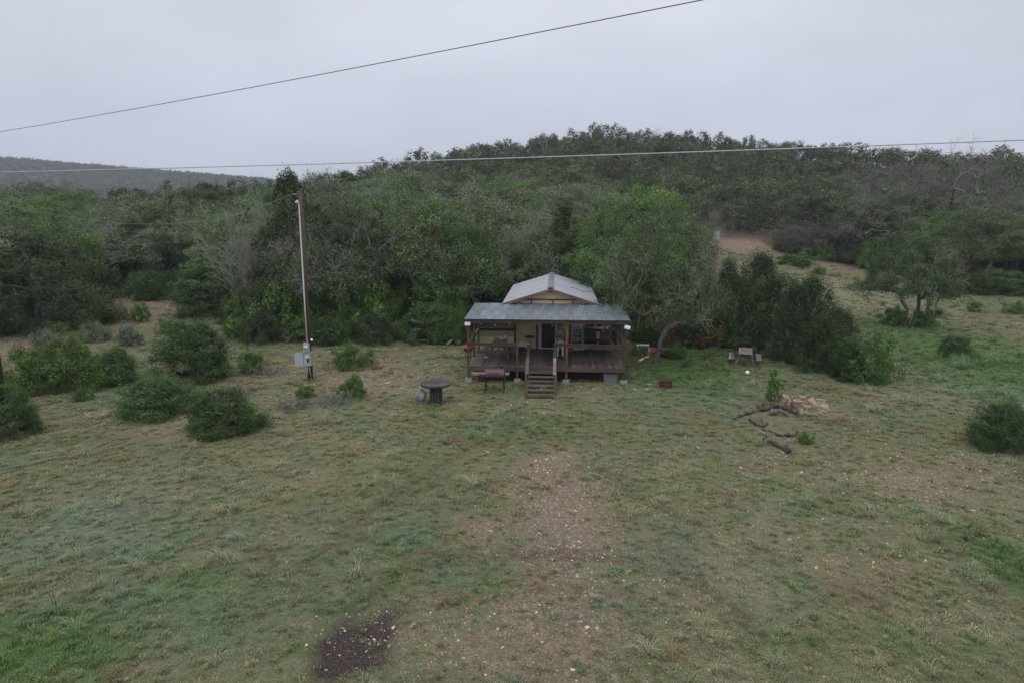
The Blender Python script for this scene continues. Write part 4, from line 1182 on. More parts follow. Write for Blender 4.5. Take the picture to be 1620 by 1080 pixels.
# ---------------------------------------------------------------- meter pole, boxes, wires
mp = P(491, 600)
MH = ztop(mp, 303)
lean = np.array([.012, .0])
mpole = thing('utility_pole', 'slim brown utility pole with silver conduit and electric meter', 'utility pole', mp)
MB().tube([(0, 0, -.3), (0, 0, MH * .5), (0, 0, MH)], [.14, .12, .105], 14).build('pole_shaft', M['pole_wood'], mpole)
cz = ztop(mp, 540)
MB().tube([(-.01, -.17, cz), (-.02, -.155, MH * .5), (-.03, -.14, MH - .75), (-.03, -.145, MH - .6), (-.07, -.17, MH - .5)], .032, 10).build('conduit', M['white'], mpole)
MB().tube([(-.05, -.15, MH - .55), (-.10, -.19, MH - .46), (-.16, -.22, MH - .52)], [.05, .075, .05], 10).build('weatherhead', M['white'], mpole)
for t in (.38, .52, .72, .86): MB().box((-.02, -.14, cz + (MH - cz) * t), (.10, .10, .025)).build('conduit_strap', M['cable'], mpole)
MB().tube([(-.12, -.06, MH - .12), (-.28, -.10, MH - .14)], .02, 6).build('wire_clamp', M['cable'], mpole)
MB().tube([(-.26, -.10, MH - .14), (-.20, -.12, MH - .45), (-.17, -.2, MH - .62), (-.16, -.22, MH - .5)], .010, 5).build('drip_loop', M['cable_dark'], mpole)
z1 = ztop(mp, 541); z0 = ztop(mp, 554)
mt = MB().span((-.15, -.34, z0), (.10, -.15, z1)).build('meter_box', M['box_grey'], mpole)
MB().lathe([(.001, .10), (.07, .09), (.085, .04), (.09, 0)], 18, (-.03, -.34, (z0 + z1) / 2), rotx(math.pi / 2)).build('meter_dial', M['white'], mt)
MB().lathe([(.05, .103), (.001, .104)], 14, (-.03, -.34, (z0 + z1) / 2), rotx(math.pi / 2)).build('meter_face', M['grey_plastic'], mt)
z1, z0 = ztop(mp, 555), ztop(mp, 576)
pb = MB(); x0_, x1_ = -.20, .17
pb.span((x0_, -.165, z0), (x1_, -.15, z1)); pb.span((x0_, -.33, z0), (x0_ + .02, -.166, z1)); pb.span((x1_ - .02, -.33, z0), (x1_, -.166, z1)); pb.span((x0_ + .021, -.33, z1 - .02), (x1_ - .021, -.166, z1)); pb.span((x0_ + .021, -.33, z0), (x1_ - .021, -.166, z0 + .02))
pb = pb.build('breaker_box', M['box_grey'], mpole)
MB().span((x0_ + .03, -.30, z0 + .03), (x1_ - .03, -.28, z1 - .03)).build('cover_plate', M['box_grey'], pb)
MB().span((x0_ - .39, -.335, z0 + .0), (x0_ - .005, -.315, z1 - .01)).build('open_door', M['box_grey'], pb)
for i in range(2):
    for j in range(2): MB().span((-.03 + i * .07, -.325, z0 + .17 + j * .10), (.02 + i * .07, -.302, z0 + .25 + j * .10)).build('breaker', M['black'], pb)
MB().span((-.06, -.313, z0 + .42), (.06, -.302, z0 + .48)).build('notice', M['white_bright'], pb)
for x, xb in ((-.03, -.10), (.06, .14)): MB().tube([(x, -.24, z0), (x, -.23, z0 * .7), (xb, -.20, -.05)], .02, 8).build('cable_pipe', M['cable'], mpole)
MB().tube([(.11, -.10, ztop(mp, 552)), (.2, -.12, ztop(mp, 560)), (.15, -.14, ztop(mp, 572)), (.24, -.1, ztop(mp, 578))], .012, 5).build('loose_cable', M['pale_wood'], mpole)
MB().lathe([(.001, .07), (.05, .05), (.06, 0), (.05, -.05), (.001, -.07)], 12, (.2, -.1, ztop(mp, 537))).build('bulb_insulator', M['white_bright'], mpole)  # white bulb-shaped insulator beside the meter pole, gives no light
# big pole at the left
bp = P(6, 652)
bpole = thing('utility_pole', 'tall thick brown utility pole at the left edge of the lawn', 'utility pole', bp)
BH = 12.6
MB().tube([(0, 0, -.3), (0, 0, BH * .5), (0, 0, BH)], [.165, .15, .125], 16).build('pole_shaft', M['pole_wood'], bpole)
MB().tube([(.12, -.06, 1.0), (.12, -.08, 4.), (.11, -.08, 9.)], .014, 5).build('ground_wire', M['cable'], bpole)
MB().lathe([(.02, 0), (.06, .02), (.03, .08), (.06, .12), (.03, .2), (.001, .22)], 12, (0, 0, BH)).build('insulator', M['white'], bpole)
BT = bp.copy()
M['wire_grey'] = paint('wire_grey', (.20, .20, .21), .6, dirt=.2)
def at_y(u, v, y):
    r = ray(u, v); t = y / r[1]; return np.array([r[0] * t, y, CAM_H + r[2] * t])
def cable(name, pts, r, m_, label, cat='cable', n=5, k=14):
    pts = [np.array(p, float) for p in pts]; out = []
    Pn = [pts[0] * 2 - pts[1]] + pts + [pts[-1] * 2 - pts[-2]]
    for i in range(1, len(Pn) - 2):
        for t in np.linspace(0, 1, k, endpoint=False):
            a, b, c, d = Pn[i - 1], Pn[i], Pn[i + 1], Pn[i + 2]
            out.append(.5 * (2 * b + (c - a) * t + (2 * a - 5 * b + 4 * c - d) * t * t + (3 * b - 3 * c + d - a) * t ** 3))
    out.append(pts[-1])
    return tag(MB().tube(out, r, n).build(name, M[m_], None), label, cat)
def sag_line(A, mid, B, t0, t1, n=40):
    # straight in plan through A and B; height a parabola through A, the point seen at pixel mid, and B
    r = ray(*mid); d = B - A
    k = (A[0] * r[1] - A[1] * r[0]) / (d[1] * r[0] - d[0] * r[1])
    zm = CAM_H + r[2] * ((A + d * k)[1] / r[1])
    c = np.polyfit([0, k, 1], [A[2], zm, B[2]], 2)
    return [np.array([*(A + d * t)[:2], np.polyval(c, t)]) for t in np.linspace(t0, t1, n)]
cable('power_line', sag_line(at_y(0, 209, 26.), (527, 114.5), at_y(1113, 0, 11.8), -.04, 1.9), .009, 'cable_dark', 'higher power line crossing the open sky to the top edge', k=2)
cable('power_line', sag_line(at_y(0, 273, 26.3), (700, 254), at_y(1620, 222, 19.4), -.04, 1.5), .017, 'cable', 'lower grey power line running across in front of the hill', k=2)
drop_end = mp + [-.28, -.10, MH - .14]
cable('service_wire', [BT + [.1, 0.1, BH - 2.9], at_y(0, 319, 26.9), at_y(120, 345, 28.2), at_y(240, 355, 29.6), at_y(360, 344, 30.9), drop_end], .009, 'wire_grey', 'sagging wire from the left pole to the meter pole top')
anc = P(390, 537)
g0 = BT + [0, .1, BH - 1.7]
cable('guy_wire', [g0, g0 + (anc - g0) * .5, anc], .006, 'cable_dark', 'thin guy wire slanting from the left pole down to the slope', 'guy wire', 5, 4)
ga, gb = g0 + (anc - g0) * .885, anc + (g0 - anc) * .004
tag(MB().tube([ga, (ga + gb) / 2, gb], .026, 8).build('guy_marker', M['yellow_guard'], None), 'bright yellow plastic guard on the lower end of the guy wire', 'cable guard')
gpts = [P(u, v) + [0, 0, .05] for u, v in ((-60, 757), (0, 745), (80, 728), (160, 713), (230, 697), (300, 680), (350, 668), (420, 672), (455, 669))]
cable('ground_cable', gpts, .012, 'wire_grey', 'pale cable lying across the grass toward the low junipers', 'cable')
gpts = [P(u, v) + [0, 0, .04] for u, v in ((-60, 762), (0, 752), (80, 729), (150, 713), (200, 700))]
cable('ground_cable', gpts, .012, 'cable_dark', 'dark cable lying on the grass beside the pale one', 'cable')

# ---------------------------------------------------------------- right of the cabin
b0 = P(1042, 565)
dm = thing('steel_drum', 'rusty red steel drum lying on its side behind the leaning oak trunk', 'drum', b0, -.12)
rl = roty(math.pi / 2)
MB().lathe([(.001, -.52), (.26, -.52), (.285, -.53), (.285, -.50), (.27, -.49), (.27, -.18), (.285, -.17), (.27, -.155), (.27, .155), (.285, .17), (.27, .18), (.27, .49), (.285, .50), (.285, .53), (.26, .52), (.001, .52)], 24, (0, 0, .28), rl).build('drum_body', M['barrel_red'], dm)
MB().lathe([(.28, -.02), (.28, .02), (.22, .02), (.22, -.02), (.28, -.02)], 20, (-.56, -.02, .28), rl).build('hoop', M['cable'], dm)
def pipe(label, u0, v0, u1, v1, r, z=0., zz=None):
    a, b = P(u0, v0), P(u1, v1); a = a + [0, 0, r + z]; b = b + [0, 0, r + z]
    d = (b - a) / np.linalg.norm(b - a)
    tag(MB().tube([a, b], r, 14, cap=False).tube([a, b], r * .88, 14, cap=False).build('plastic_pipe', M['white_bright'], None), label, 'pipe')
pipe('short white plastic pipe lying above the red drum', 1007, 554, 1026, 554, .07, .22)
tag(MB().box((0, 0, .12), (.5, .3, .24)).box((.05, .02, .27), (.4, .25, .08)).build('stone_block', M['stone'], None, P(1014, 555)), 'low stone block carrying the short white pipe', 'stone')
pipe('white plastic pipe lying slanted in the grass by the leaning oak', 1010, 573, 1027, 565, .06)
br0 = P(1053, 612)
br = thing('burn_barrel', 'rusty cut down burn barrel standing in the grass', 'barrel', br0)
bw_ = 20 * mpp(br0) / 2; bh_ = ztop(br0, 601) * .98
MB().lathe([(bw_ * .96, 0), (bw_ * .96, bh_ * .45), (bw_ * 1.0, bh_ * .5), (bw_ * .96, bh_ * .55), (bw_ * .97, bh_ * .95), (bw_ * 1.03, bh_), (bw_ * .97, bh_ * 1.01), (bw_ * .90, bh_ * .95), (bw_ * .9, .03), (.001, .03)], 26).build('barrel_wall', M['rust'], br)
MB().lathe([(.001, bh_ * .55), (bw_ * .5, bh_ * .62), (bw_ * .88, bh_ * .5)], 16).build('ash_heap', M['charred'], br)
picnic('weathered grey brown picnic table standing alone on the lawn', P(1178, 577), -.33, M['table_wood'], 1.75, M['grey_wood'])
bl = P(1182, 592)
tag(MB().lathe([(.11 * math.sin(a), -.11 * math.cos(a)) for a in np.linspace(.01, math.pi - .01, 10)], 16, (0, 0, .09)).build('ball', M['white_bright'], None, bl), 'white ball lying on the lawn before the picnic table', 'ball')
ep = P(1133, 381)
eb = thing('metal_cabinet', 'small grey metal equipment cabinet at the bare dirt by the wood', 'cabinet', ep, .35)
ew, eh = 8 * mpp(ep) , max(1.2, ztop(ep, 367))
MB().box((0, 0, eh / 2), (ew, ew * .8, eh)).build('casing', M['box_grey'], eb)
MB().box((0, -ew * .41, eh * .5), (ew * .84, .03, eh * .86)).build('door', M['box_grey'], eb)
MB().box((0, 0, eh + .03), (ew * 1.1, ew * .9, .06)).build('cap', M['box_grey'], eb)
# ---------------------------------------------------------------- fire pit, logs, stones
RS = np.random.default_rng(77)
def rock_mesh(name, seed, mats, flat=.6, sub=2, size=1.):
    import bmesh as _b
    r = np.random.default_rng(seed)
    bm = _b.new(); _b.ops.create_icosphere(bm, subdivisions=sub, radius=1.)
    ax = unit(r.normal(size=(9, 3)))
    for v in bm.verts:
        p = np.array(v.co)
        k = 1.
        for a in ax:
            d = p @ a
            if d > .5: p = p - a * (d - .5) * .97
        p = p * (1 + r.normal() * .03)
        v.co = (p[0] * size, p[1] * .8 * size, p[2] * flat * size)
    me = bpy.data.meshes.new(name); bm.to_mesh(me); bm.free()
    me.materials.append(mats)
    return me
rocks = [rock_mesh('stone', s, M['stone'] if s % 3 else M['stone_pale'], .45 + .08 * (s % 3)) for s in range(6)]
FP = P(1268, 646)
pit = [(1243, 629, 16), (1256, 628, 12), (1268, 629, 18), (1285, 632, 16), (1262, 637, 22), (1287, 639, 24), (1278, 646, 22), (1247, 636, 14), (1306, 645, 18), (1279, 655, 18), (1291, 657, 12), (1299, 655, 10), (1311, 650, 10), (1296, 633, 12), (1270, 641, 14), (1300, 640, 12)]
pit += [(RS.uniform(1240, 1314), RS.uniform(630, 656), RS.uniform(5, 10)) for _ in range(34)]
for k, (u, v, w_) in enumerate(pit):
    p = P(u, v); s = w_ * mpp(p) / 2
    o = link('fire_pit_stone', rocks[(1, 2, 4, 5)[k % 4]], None, p + [0, 0, s * .16], RS.random() * 6)
    o.scale = (s * 1.15, s * (.8 + .5 * RS.random()), s * (.5 + .4 * RS.random()))
    o.rotation_euler = (RS.normal() * .18, RS.normal() * .18, RS.random() * 6)
    big = k < 16
    tag(o, ('flat pinkish limestone slab of the collapsed fire pit ring' if big else 'small rubble stone lying among the fire pit slabs'), 'stone', 'slabs of the fire pit ring' if big else 'rubble in the fire pit')
def log(label, pts, r0, r1, mat='charred', forks=(), name='charred_log'):
    w_ = [P(u, v) + [0, 0, r0 * (.9 + .5 * (i % 2))] for i, (u, v) in enumerate(pts)]
    w2 = []
    for a, b in zip(w_[:-1], w_[1:]):
        for t in (0, .2, .4, .6, .8): w2.append(a + (b - a) * t + RS.normal(size=3) * r0 * .3)
    w2.append(w_[-1])
    m_ = MB().tube(w2, list(np.linspace(r0, r1, len(w2)) * np.clip(1 + RS.normal(size=len(w2)) * .28, .5, 1.6)), 8, smooth=False)
    for (i, du, dv) in forks:
        a = w_[i]; b = P(pts[i][0] + du, pts[i][1] + dv) + [0, 0, r0 * 2.]
        m_.tube([a, (a + b) / 2 + RS.normal(size=3) * .03, b], [r1, r1 * .8, r1 * .5], 5)
    tag(m_.build(name, M[mat], None), label, 'log')
log('long charred branch trailing left from the fire pit', ((1220, 647), (1195, 653), (1176, 657), (1158, 665)), .06, .03)
log('twisted grey burnt log lying against the fire pit stones', ((1222, 643), (1238, 650), (1252, 652), (1262, 659)), .10, .06, 'charred', ((1, 8, -10), (2, 10, 6)))
log('pale cracked log lying beside the burnt fire pit log', ((1217, 656), (1230, 653), (1246, 658)), .09, .06, 'brush_bark')
log('crooked black branch below the fire pit', ((1186, 665), (1196, 673), (1206, 677), (1214, 672)), .055, .04, 'charred', ((2, -3, -14),))
log('black branch with upturned end left of the small green tuft', ((1228, 690), (1244, 691), (1258, 690), (1261, 685)), .055, .045)
log('forked charred log lying lowest on the lawn below the fire pit', ((1208, 698), (1222, 704), (1238, 710), (1249, 718)), .075, .065, 'charred', ((0, 4, -4), (3, -5, -8)))
log('thin dark stick lying between the charred branches', ((1205, 680), (1218, 684), (1226, 686)), .035, .02)
log('pale bare driftwood branch lying on the grass by the low juniper', ((418, 668), (440, 671), (462, 668)), .035, .02, 'lichen_bark', ((1, 10, -3),), 'dead_branch')
# uprooted stump behind the left end of the porch
us = P(722, 546)
stp = thing('tree_stump', 'uprooted grey stump with a round sawn face left of the porch', 'stump', us, .2)
MB().lathe([(.001, -.12), (.30, -.12), (.33, -.05), (.31, .12), (.28, .14), (.001, .14)], 20, (.12, .1, .42), rotx(1.25)).build('sawn_face', M['brush_bark'], stp)
mb = MB()
for k in range(9):
    a = RS.random() * 6.28; d = np.array([math.cos(a), math.sin(a) * .6, .1])
    mb.tube([(-.05, 0, .28), (-.1 + d[0] * .25, d[1] * .25, .25 + RS.random() * .1), (-.15 + d[0] * .55, d[1] * .5 - .05, .02 + RS.random() * .12)], [.06, .04, .015], 5)
mb.build('roots', M['lichen_bark'], stp)
# flat stones / boards near the burn barrel
for u, v, w_, l in ((1027, 608, 11, 'pinkish flat stone lying left of the burn barrel'), (1004, 616, 11, 'pale stone slab in the grass at the right porch corner'), (1023, 616, 13, 'thin pale stone sliver between porch corner and burn barrel')):
    p = P(u, v); s = w_ * mpp(p) / 2
    o = link('flat_stone', rocks[0 if w_ != 13 else 3], None, p + [0, 0, .02], .2); o.scale = (s, s * .5, s * .28); tag(o, l, 'stone')
p = P(613, 606); o = link('flat_stone', rocks[3], None, p + [0, 0, .02], .5); o.scale = (.22, .14, .07); tag(o, 'pale flat slab on the stony ground left of the cable spool', 'stone')
# larger loose stones, one by one
def scatter_uv(n, box):
    return [(RS.uniform(box[0], box[2]), RS.uniform(box[1], box[3])) for _ in range(n)]
spots = [(160, 823, 9), (152, 808, 9), (205, 793, 6), (194, 773, 5), (494, 749, 8), (497, 777, 9), (752, 801, 6), (1297, 842, 8), (1340, 883, 6), (1530, 769, 8), (1496, 774, 6), (1521, 801, 7), (1541, 808, 8), (1438, 880, 6), (1305, 937, 6), (1300, 940, 5), (1400, 1006, 6), (1490, 1040, 6), (1449, 874, 6), (1028, 980, 7), (1152, 995, 5), (1556, 852, 7), (838, 500 + 335, 6), (588, 621, 9), (575, 541, 7), (480, 600, 8), (1435, 1053, 5), (258, 837, 5), (240, 881, 6), (1500, 848, 6), (866, 748, 6), (968, 774, 7), (915, 868, 7), (905, 887, 6)]
for b, k, zl_ in (((1330, 690, 1615, 820), 80, 'on the stony right lawn below the edge juniper'), ((1180, 700, 1330, 790), 22, 'on the lawn below the charred logs'), ((470, 575, 735, 640), 34, 'between the meter pole and the porch'), ((880, 600, 985, 618), 20, 'among rubble under the deck edge'), ((820, 720, 960, 860), 26, 'in the gravel patch before the stairs'), ((40, 480, 320, 560), 26, 'on the rocky left slope'), ((1290, 840, 1470, 900), 12, 'on the lower right lawn')):
    spots += [(u, v, RS.uniform(3.2, 5.5), zl_) for u, v in scatter_uv(k, b)]
for k, (u, v, w_, *zl_) in enumerate(spots):
    zl_ = zl_[0] if zl_ else ('set apart in the grass of the left lawn' if u < 700 else ('set apart on the middle lawn' if u < 1100 else 'set apart on the open right lawn'))
    p = P(u, v); s = w_ * mpp(p) / 2
    o = link('loose_stone', rocks[k % 6], None, p + [0, 0, s * .15], RS.random() * 6.28)
    o.scale = (s, s * (.7 + .5 * RS.random()), s * (.6 + .4 * RS.random()))
    tag(o, 'small pale limestone lying loose ' + zl_, 'stone', 'loose limestones ' + zl_)

# ---------------------------------------------------------------- plants, one by one
OAK = [oak_proto(11, base=.08, leafmat='oak_leaf_green'), oak_proto(12, lichen=18, per=160, base=.12, leafmat='oak_leaf_grey'), oak_proto(13, R=3.6, H=7.4, lichen=5, base=.06), oak_proto(14, lichen=24, per=110, open_=.12, leafmat='oak_leaf_grey')]
JUN = [juniper_proto(21), juniper_proto(22, R=2.8, H=5.5, fat=.5, bare=8), juniper_proto(23, R=2.2, H=6.6, bare=4), juniper_proto(24, R=2.7, H=5, fat=.45, bare=16)]
JBUSH = [juniper_proto(31, H=2., R=1.15, nc=210, per=150, leaf=.068, fat=.34, low=.03, spike=.40, rough=.5), juniper_proto(32, H=1.6, R=1.4, nc=210, per=150, leaf=.068, fat=.30, low=.04, spike=.40, rough=.6)]
JBIG = juniper_proto(35, H=6.5, R=5.5, nc=300, per=170, leaf=.12, fat=.42, spike=.45, bare=30)
JDEN = [juniper_proto(33, H=4.6, R=2.8, nc=230, per=140, leaf=.12, fat=.40, spike=.6), juniper_proto(34, H=4.8, R=2.6, nc=210, per=140, leaf=.12, fat=.52, spike=.7)]
for j in JBUSH:
    pass
M['jbush_leaf'] = foliage('jbush_leaf', (.056, .112, .033), .22, .3)
for j in JBUSH: j['crown'].materials[0] = M['jbush_leaf']
BUSH = [shrub_proto(41), shrub_proto(42, H=1.1, R=1.), shrub_proto(43, H=1.5, R=.9, leaf=.10)]
M['sumac_leaf'] = foliage('sumac_leaf', (.070, .125, .028), .22, .2)
SUMAC = [shrub_proto(44, H=1.9, R=2.2, nc=170, per=230, leaf=.082, leafmat='sumac_leaf', spike=.22)]
SAGE = [shrub_proto(45, H=.9, R=.8, per=80, leafmat='sage_leaf', leaf=.07), shrub_proto(46, H=.8, R=.9, per=70, leafmat='sage_leaf', leaf=.07)]
RUST = [shrub_proto(47, H=.9, R=.8, nc=26, per=60, leafmat='rust_leaf')]
SAPL = [shrub_proto(48, H=1.5, R=.42, nc=34, per=70, leaf=.09, spike=.36)]
DEAD = [dead_proto(51, n=95, r=.036, mat='lichen_bark'), dead_proto(52, n=75, mat='brush_bark', droop=1.), bare_oak_proto(53), bare_oak_proto(54, H=6., R=3.5)]
BRUSH = [dead_proto(55, H=.7, R=1.5, n=45, mat='brush_bark', r=.016, droop=1.5), dead_proto(56, H=.8, R=1.1, n=40, mat='dead_bark', r=.014, droop=1.2)]
# trees by the cabin
HERO = oak_proto(61, H=8., R=4.2, nc=135, per=190, leaf=.115, lichen=28, stems=1, base=.10, lean=(.7, .2))
HERO2 = oak_proto(62, H=8., R=4., nc=140, per=210, leaf=.12, lichen=6, base=.10, leafmat='oak_leaf_green')
plant_px('live_oak', HERO2, 'broad pale green live oak rising just behind the right side of the cabin', 'tree', 1000, 537, 292, 190, .4)
plant_px('live_oak', HERO, 'large leaning live oak with lichen twigs at the right end of the porch', 'tree', 1030, 578, 330, 200, 0.)
plant_px('live_oak', OAK[2], 'dull green live oak between the cabin oak and the dirt clearing', 'tree', 1088, 541, 395, 105, 2.1)
plant_px('live_oak', OAK[1], 'lichen streaked live oak behind the meter pole', 'tree', 560, 519, 312, 205, .2)
plant_px('live_oak', OAK[2], 'tall dense live oak at the middle of the wood left of the cabin', 'tree', 668, 512, 283, 210, 1.7)
plant_px('live_oak', OAK[0], 'bright green live oak touching the left side of the cabin roof', 'tree', 738, 516, 345, 155, 2.9)
plant_px('live_oak', OAK[3], 'grey half bare live oak leaning over the cabin roof from behind', 'tree', 838, 512, 345, 130, 4.)
plant_px('juniper_tree', JUN[2], 'very dark juniper standing directly behind the cabin roof', 'tree', 893, 512, 318, 120, .3)
plant_px('juniper_tree', JUN[0], 'tall dark juniper left of the meter pole top', 'tree', 470, 505, 270, 130, 1.3)
plant_px('live_oak', OAK[3], 'sparse lichen covered live oak right behind the meter pole', 'tree', 505, 522, 372, 130, 3.3)
plant_px('live_oak', OAK[2], 'grey green live oak standing alone in the right meadow', 'tree', 1432, 519, 352, 128, .7)
plant_px('bare_tree', dict(bare_oak_proto(57, H=5., R=1.4, nc=22, mat='lichen_bark', tl=.7)), 'thin leaning lichen covered dead tree in the right meadow', 'tree', 1468, 519, 388, 62, .4, tilt=(0, .10))
plant_px('dead_tree', DEAD[0], 'fan shaped leafless grey tree on the left wooded slope', 'tree', 410, 500, 330, 122, 0)
plant_px('dead_tree', DEAD[1], 'dark collapsed leafless tree at the edge of the right wood', 'tree', 1305, 408, 330, 120, .8)
plant_px('dead_tree', DEAD[2], 'tall bare grey tree in the wood above the right meadow', 'tree', 1512, 408, 240, 150, .2)
plant_px('dead_tree', DEAD[3], 'bare grey tree beside the fallen brush on the right slope', 'tree', 1420, 405, 262, 130, 1.4)
plant_px('dead_tree', DEAD[2], 'bare pale tree at the far right edge of the wood', 'tree', 1597, 425, 300, 110, 2.6)
plant_px('dead_tree', DEAD[1], 'small drooping grey dead shrub at the foot of the right wood', 'tree', 1252, 402, 352, 46, 2.)
# junipers and shrubs, each with its own words
SHR = [
 ('juniper_shrub', JBUSH[0], 'dense green juniper bush at the left edge below the thick pole', 15, 690, 607, 92),
 ('sumac_shrub', SUMAC[0], 'wide bright green leafy shrub behind the thick left pole', 92, 612, 535, 150),
 ('juniper_shrub', JBUSH[0], 'small juniper at the right end of the wide bright shrub', 190, 607, 550, 62),
 ('juniper_shrub', JBUSH[0], 'rounded grey green juniper standing alone left of the meter pole', 305, 600, 508, 122),
 ('juniper_shrub', JBUSH[1], 'low spreading juniper in front of the rounded juniper', 252, 652, 597, 132),
 ('juniper_shrub', JBUSH[1], 'low bright juniper nearest the cable on the left lawn', 357, 681, 616, 116),
 ('green_shrub', BUSH[0], 'small bright green shrub between rounded juniper and meter pole', 397, 590, 549, 46),
 ('green_shrub', BUSH[1], 'low rounded green shrub right of the meter pole', 558, 581, 543, 72),
 ('green_shrub', BUSH[2], 'small green shrub with dark twigs left of the cable spool', 559, 627, 589, 40),
 ('green_shrub', BUSH[0], 'little green sprig growing out of the brush pile', 483, 626, 606, 34),
 ('juniper_shrub', JBUSH[0], 'juniper at the top of the rocky slope below the drooping juniper', 128, 516, 462, 95),
 ('juniper_shrub', JBUSH[0], 'broad juniper at the upper middle of the rocky slope', 330, 496, 420, 120),
 ('juniper_shrub', JBUSH[1], 'juniper bush left of the broad one on the rocky slope', 243, 474, 430, 56),
 ('sage_shrub', SAGE[0], 'silvery sage shrub on the rocky slope above the bright shrub', 206, 546, 514, 40),
 ('sage_shrub', SAGE[1], 'pale sage shrub right behind the wide bright shrub', 150, 540, 508, 46),
 ('sage_shrub', SAGE[0], 'small grey sage near the top of the rocky slope', 192, 506, 482, 30),
 ('green_shrub', BUSH[2], 'upright little green shrub on the rocky slope', 220, 510, 478, 26),
 ('sage_shrub', SAGE[1], 'grey green sage at the left edge of the rocky slope', 72, 548, 520, 42),
 ('green_shrub', BUSH[1], 'tiny green shrub on the lawn edge below the bright shrub', 132, 633, 613, 34),
 ('green_shrub', BUSH[0], 'small green clump beside the yellow cable guard', 264, 528, 500, 26),
 ('juniper_tree', JBIG, 'drooping wide juniper with grey twigs at the far left', 62, 520, 368, 250),
 ('juniper_tree', JDEN[1], 'dark juniper just right of the cabin oak', 1198, 532, 404, 105),
 ('juniper_tree', JDEN[0], 'broad dark juniper behind the picnic table', 1228, 563, 432, 140),
 ('juniper_tree', JDEN[1], 'pointed juniper at the left border of the grassy trail', 1275, 574, 440, 105),
 ('juniper_tree', JDEN[0], 'dense low juniper joining the bright bush by the trail', 1312, 588, 486, 98),
 ('juniper_tree', JDEN[1], 'shaded juniper at the edge of the grass behind the picnic table', 1172, 548, 440, 70),
 ('juniper_tree', JDEN[1], 'narrow dark juniper between the cabin oak and the broad junipers', 1146, 546, 414, 78),
 ('green_shrub', BUSH[1], 'bright leafy bush right of the junipers by the trail', 1372, 603, 530, 88),
 ('juniper_shrub', JBUSH[0], 'yellow green juniper bush left of the bright leafy bush', 1338, 600, 535, 58),
 ('juniper_shrub', JBUSH[1], 'compact juniper bush at the right edge of the lawn', 1582, 706, 638, 96),
 ('juniper_shrub', JBUSH[1], 'rounded low green bush alone in the right meadow', 1511, 564, 532, 50),
 ('green_shrub', BUSH[2], 'green bush at the foot of the lone meadow oak', 1412, 514, 484, 42),
 ('green_shrub', BUSH[0], 'green bush between the lone oak and the lichen tree', 1462, 519, 482, 44),
 ('juniper_shrub', JBUSH[0], 'dark bush at the upper right border of the meadow', 1600, 466, 430, 60),
 ('green_shrub', BUSH[1], 'bright low bush at the right border of the meadow', 1606, 496, 476, 40),
 ('green_shrub', BUSH[0], 'small bush on the meadow near the upper wood', 1540, 493, 474, 26),
 ('green_shrub', BUSH[1], 'green shrubs beside the trail below the dead brush', 1376, 458, 438, 52),
 ('green_shrub', BUSH[2], 'low green shrub at the mouth of the grassy trail', 1262, 418, 398, 56),
 ('green_shrub', BUSH[0], 'small shrub on the grassy trail edge', 1296, 434, 420, 22),
 ('sapling', SAPL[0], 'young leafy green sapling beside the fire pit', 1223, 634, 584, 27),
 ('green_shrub', BUSH[1], 'small green tuft shrub below the fire pit', 1274, 701, 683, 28),
 ('rust_shrub', RUST[0], 'rust coloured grass clump beside the fire pit sapling', 1212, 646, 636, 30),
 ('rust_shrub', RUST[0], 'reddish dry clump growing among the fire pit stones', 1258, 648, 634, 28),
 ('rust_shrub', RUST[0], 'yellow brown flowering stalks behind the red drum', 1064, 553, 528, 26),
 ('green_shrub', BUSH[0], 'bright green weeds right of the red drum', 1068, 566, 543, 44),
 ('green_shrub', BUSH[1], 'green weeds left of the red drum by the porch', 1012, 562, 545, 34),
 ('green_shrub', BUSH[2], 'single green weed on the lawn by the burn barrel', 1085, 581, 572, 14),
]
for i, (nm, pr, lab, u, vb, vt, w_) in enumerate(SHR):
    plant_px(nm, pr, lab, {'juniper_tree': 'tree', 'sapling': 'sapling'}.get(nm, 'shrub'), u, vb, vt, w_, i * 1.7)
for pr, lab, u, vb, vt, w_ in ((BRUSH[0], 'tangled brown brush pile on the ground left of the meter pole', 470, 645, 614, 90), (BRUSH[1], 'dark heap of dead twigs beside the small green shrub', 535, 637, 610, 60), (BRUSH[1], 'grey dead brush below the meter box', 428, 590, 566, 70), (BRUSH[0], 'bleached dead twigs behind the low juniper', 395, 620, 598, 60), (BRUSH[0], 'dead grey branches on the grass by the trail', 1320, 437, 425, 30)):
    plant_px('brush_pile', pr, lab, 'brush', u, vb, vt, w_, u)
WU = [-30, 70, 150, 230, 310, 390, 470, 540, 610, 680, 750, 820, 900, 980, 1060, 1140, 1220, 1300, 1380, 1460, 1540, 1625]
WHERE = ['past the left border', 'above the thick left pole', 'above the wide bright shrub', 'above the rocky slope', 'above the broad slope juniper', 'around the fan shaped dead tree', 'left of the meter pole top', 'right of the meter pole top', 'left of the middle gap',
         'midway from pole to cabin', 'over the stump', 'over the left porch end', 'over the cabin roof', 'over the right porch end', 'over the red drum', 'above the lone picnic table', 'above the dirt clearing', 'at the head of the trail', 'by the collapsed dead tree', 'above the lone meadow oak', 'above the leaning lichen tree', 'above the right meadow', 'past the right border']
def where_u(u): return WHERE[int(np.searchsorted(WU, u))]
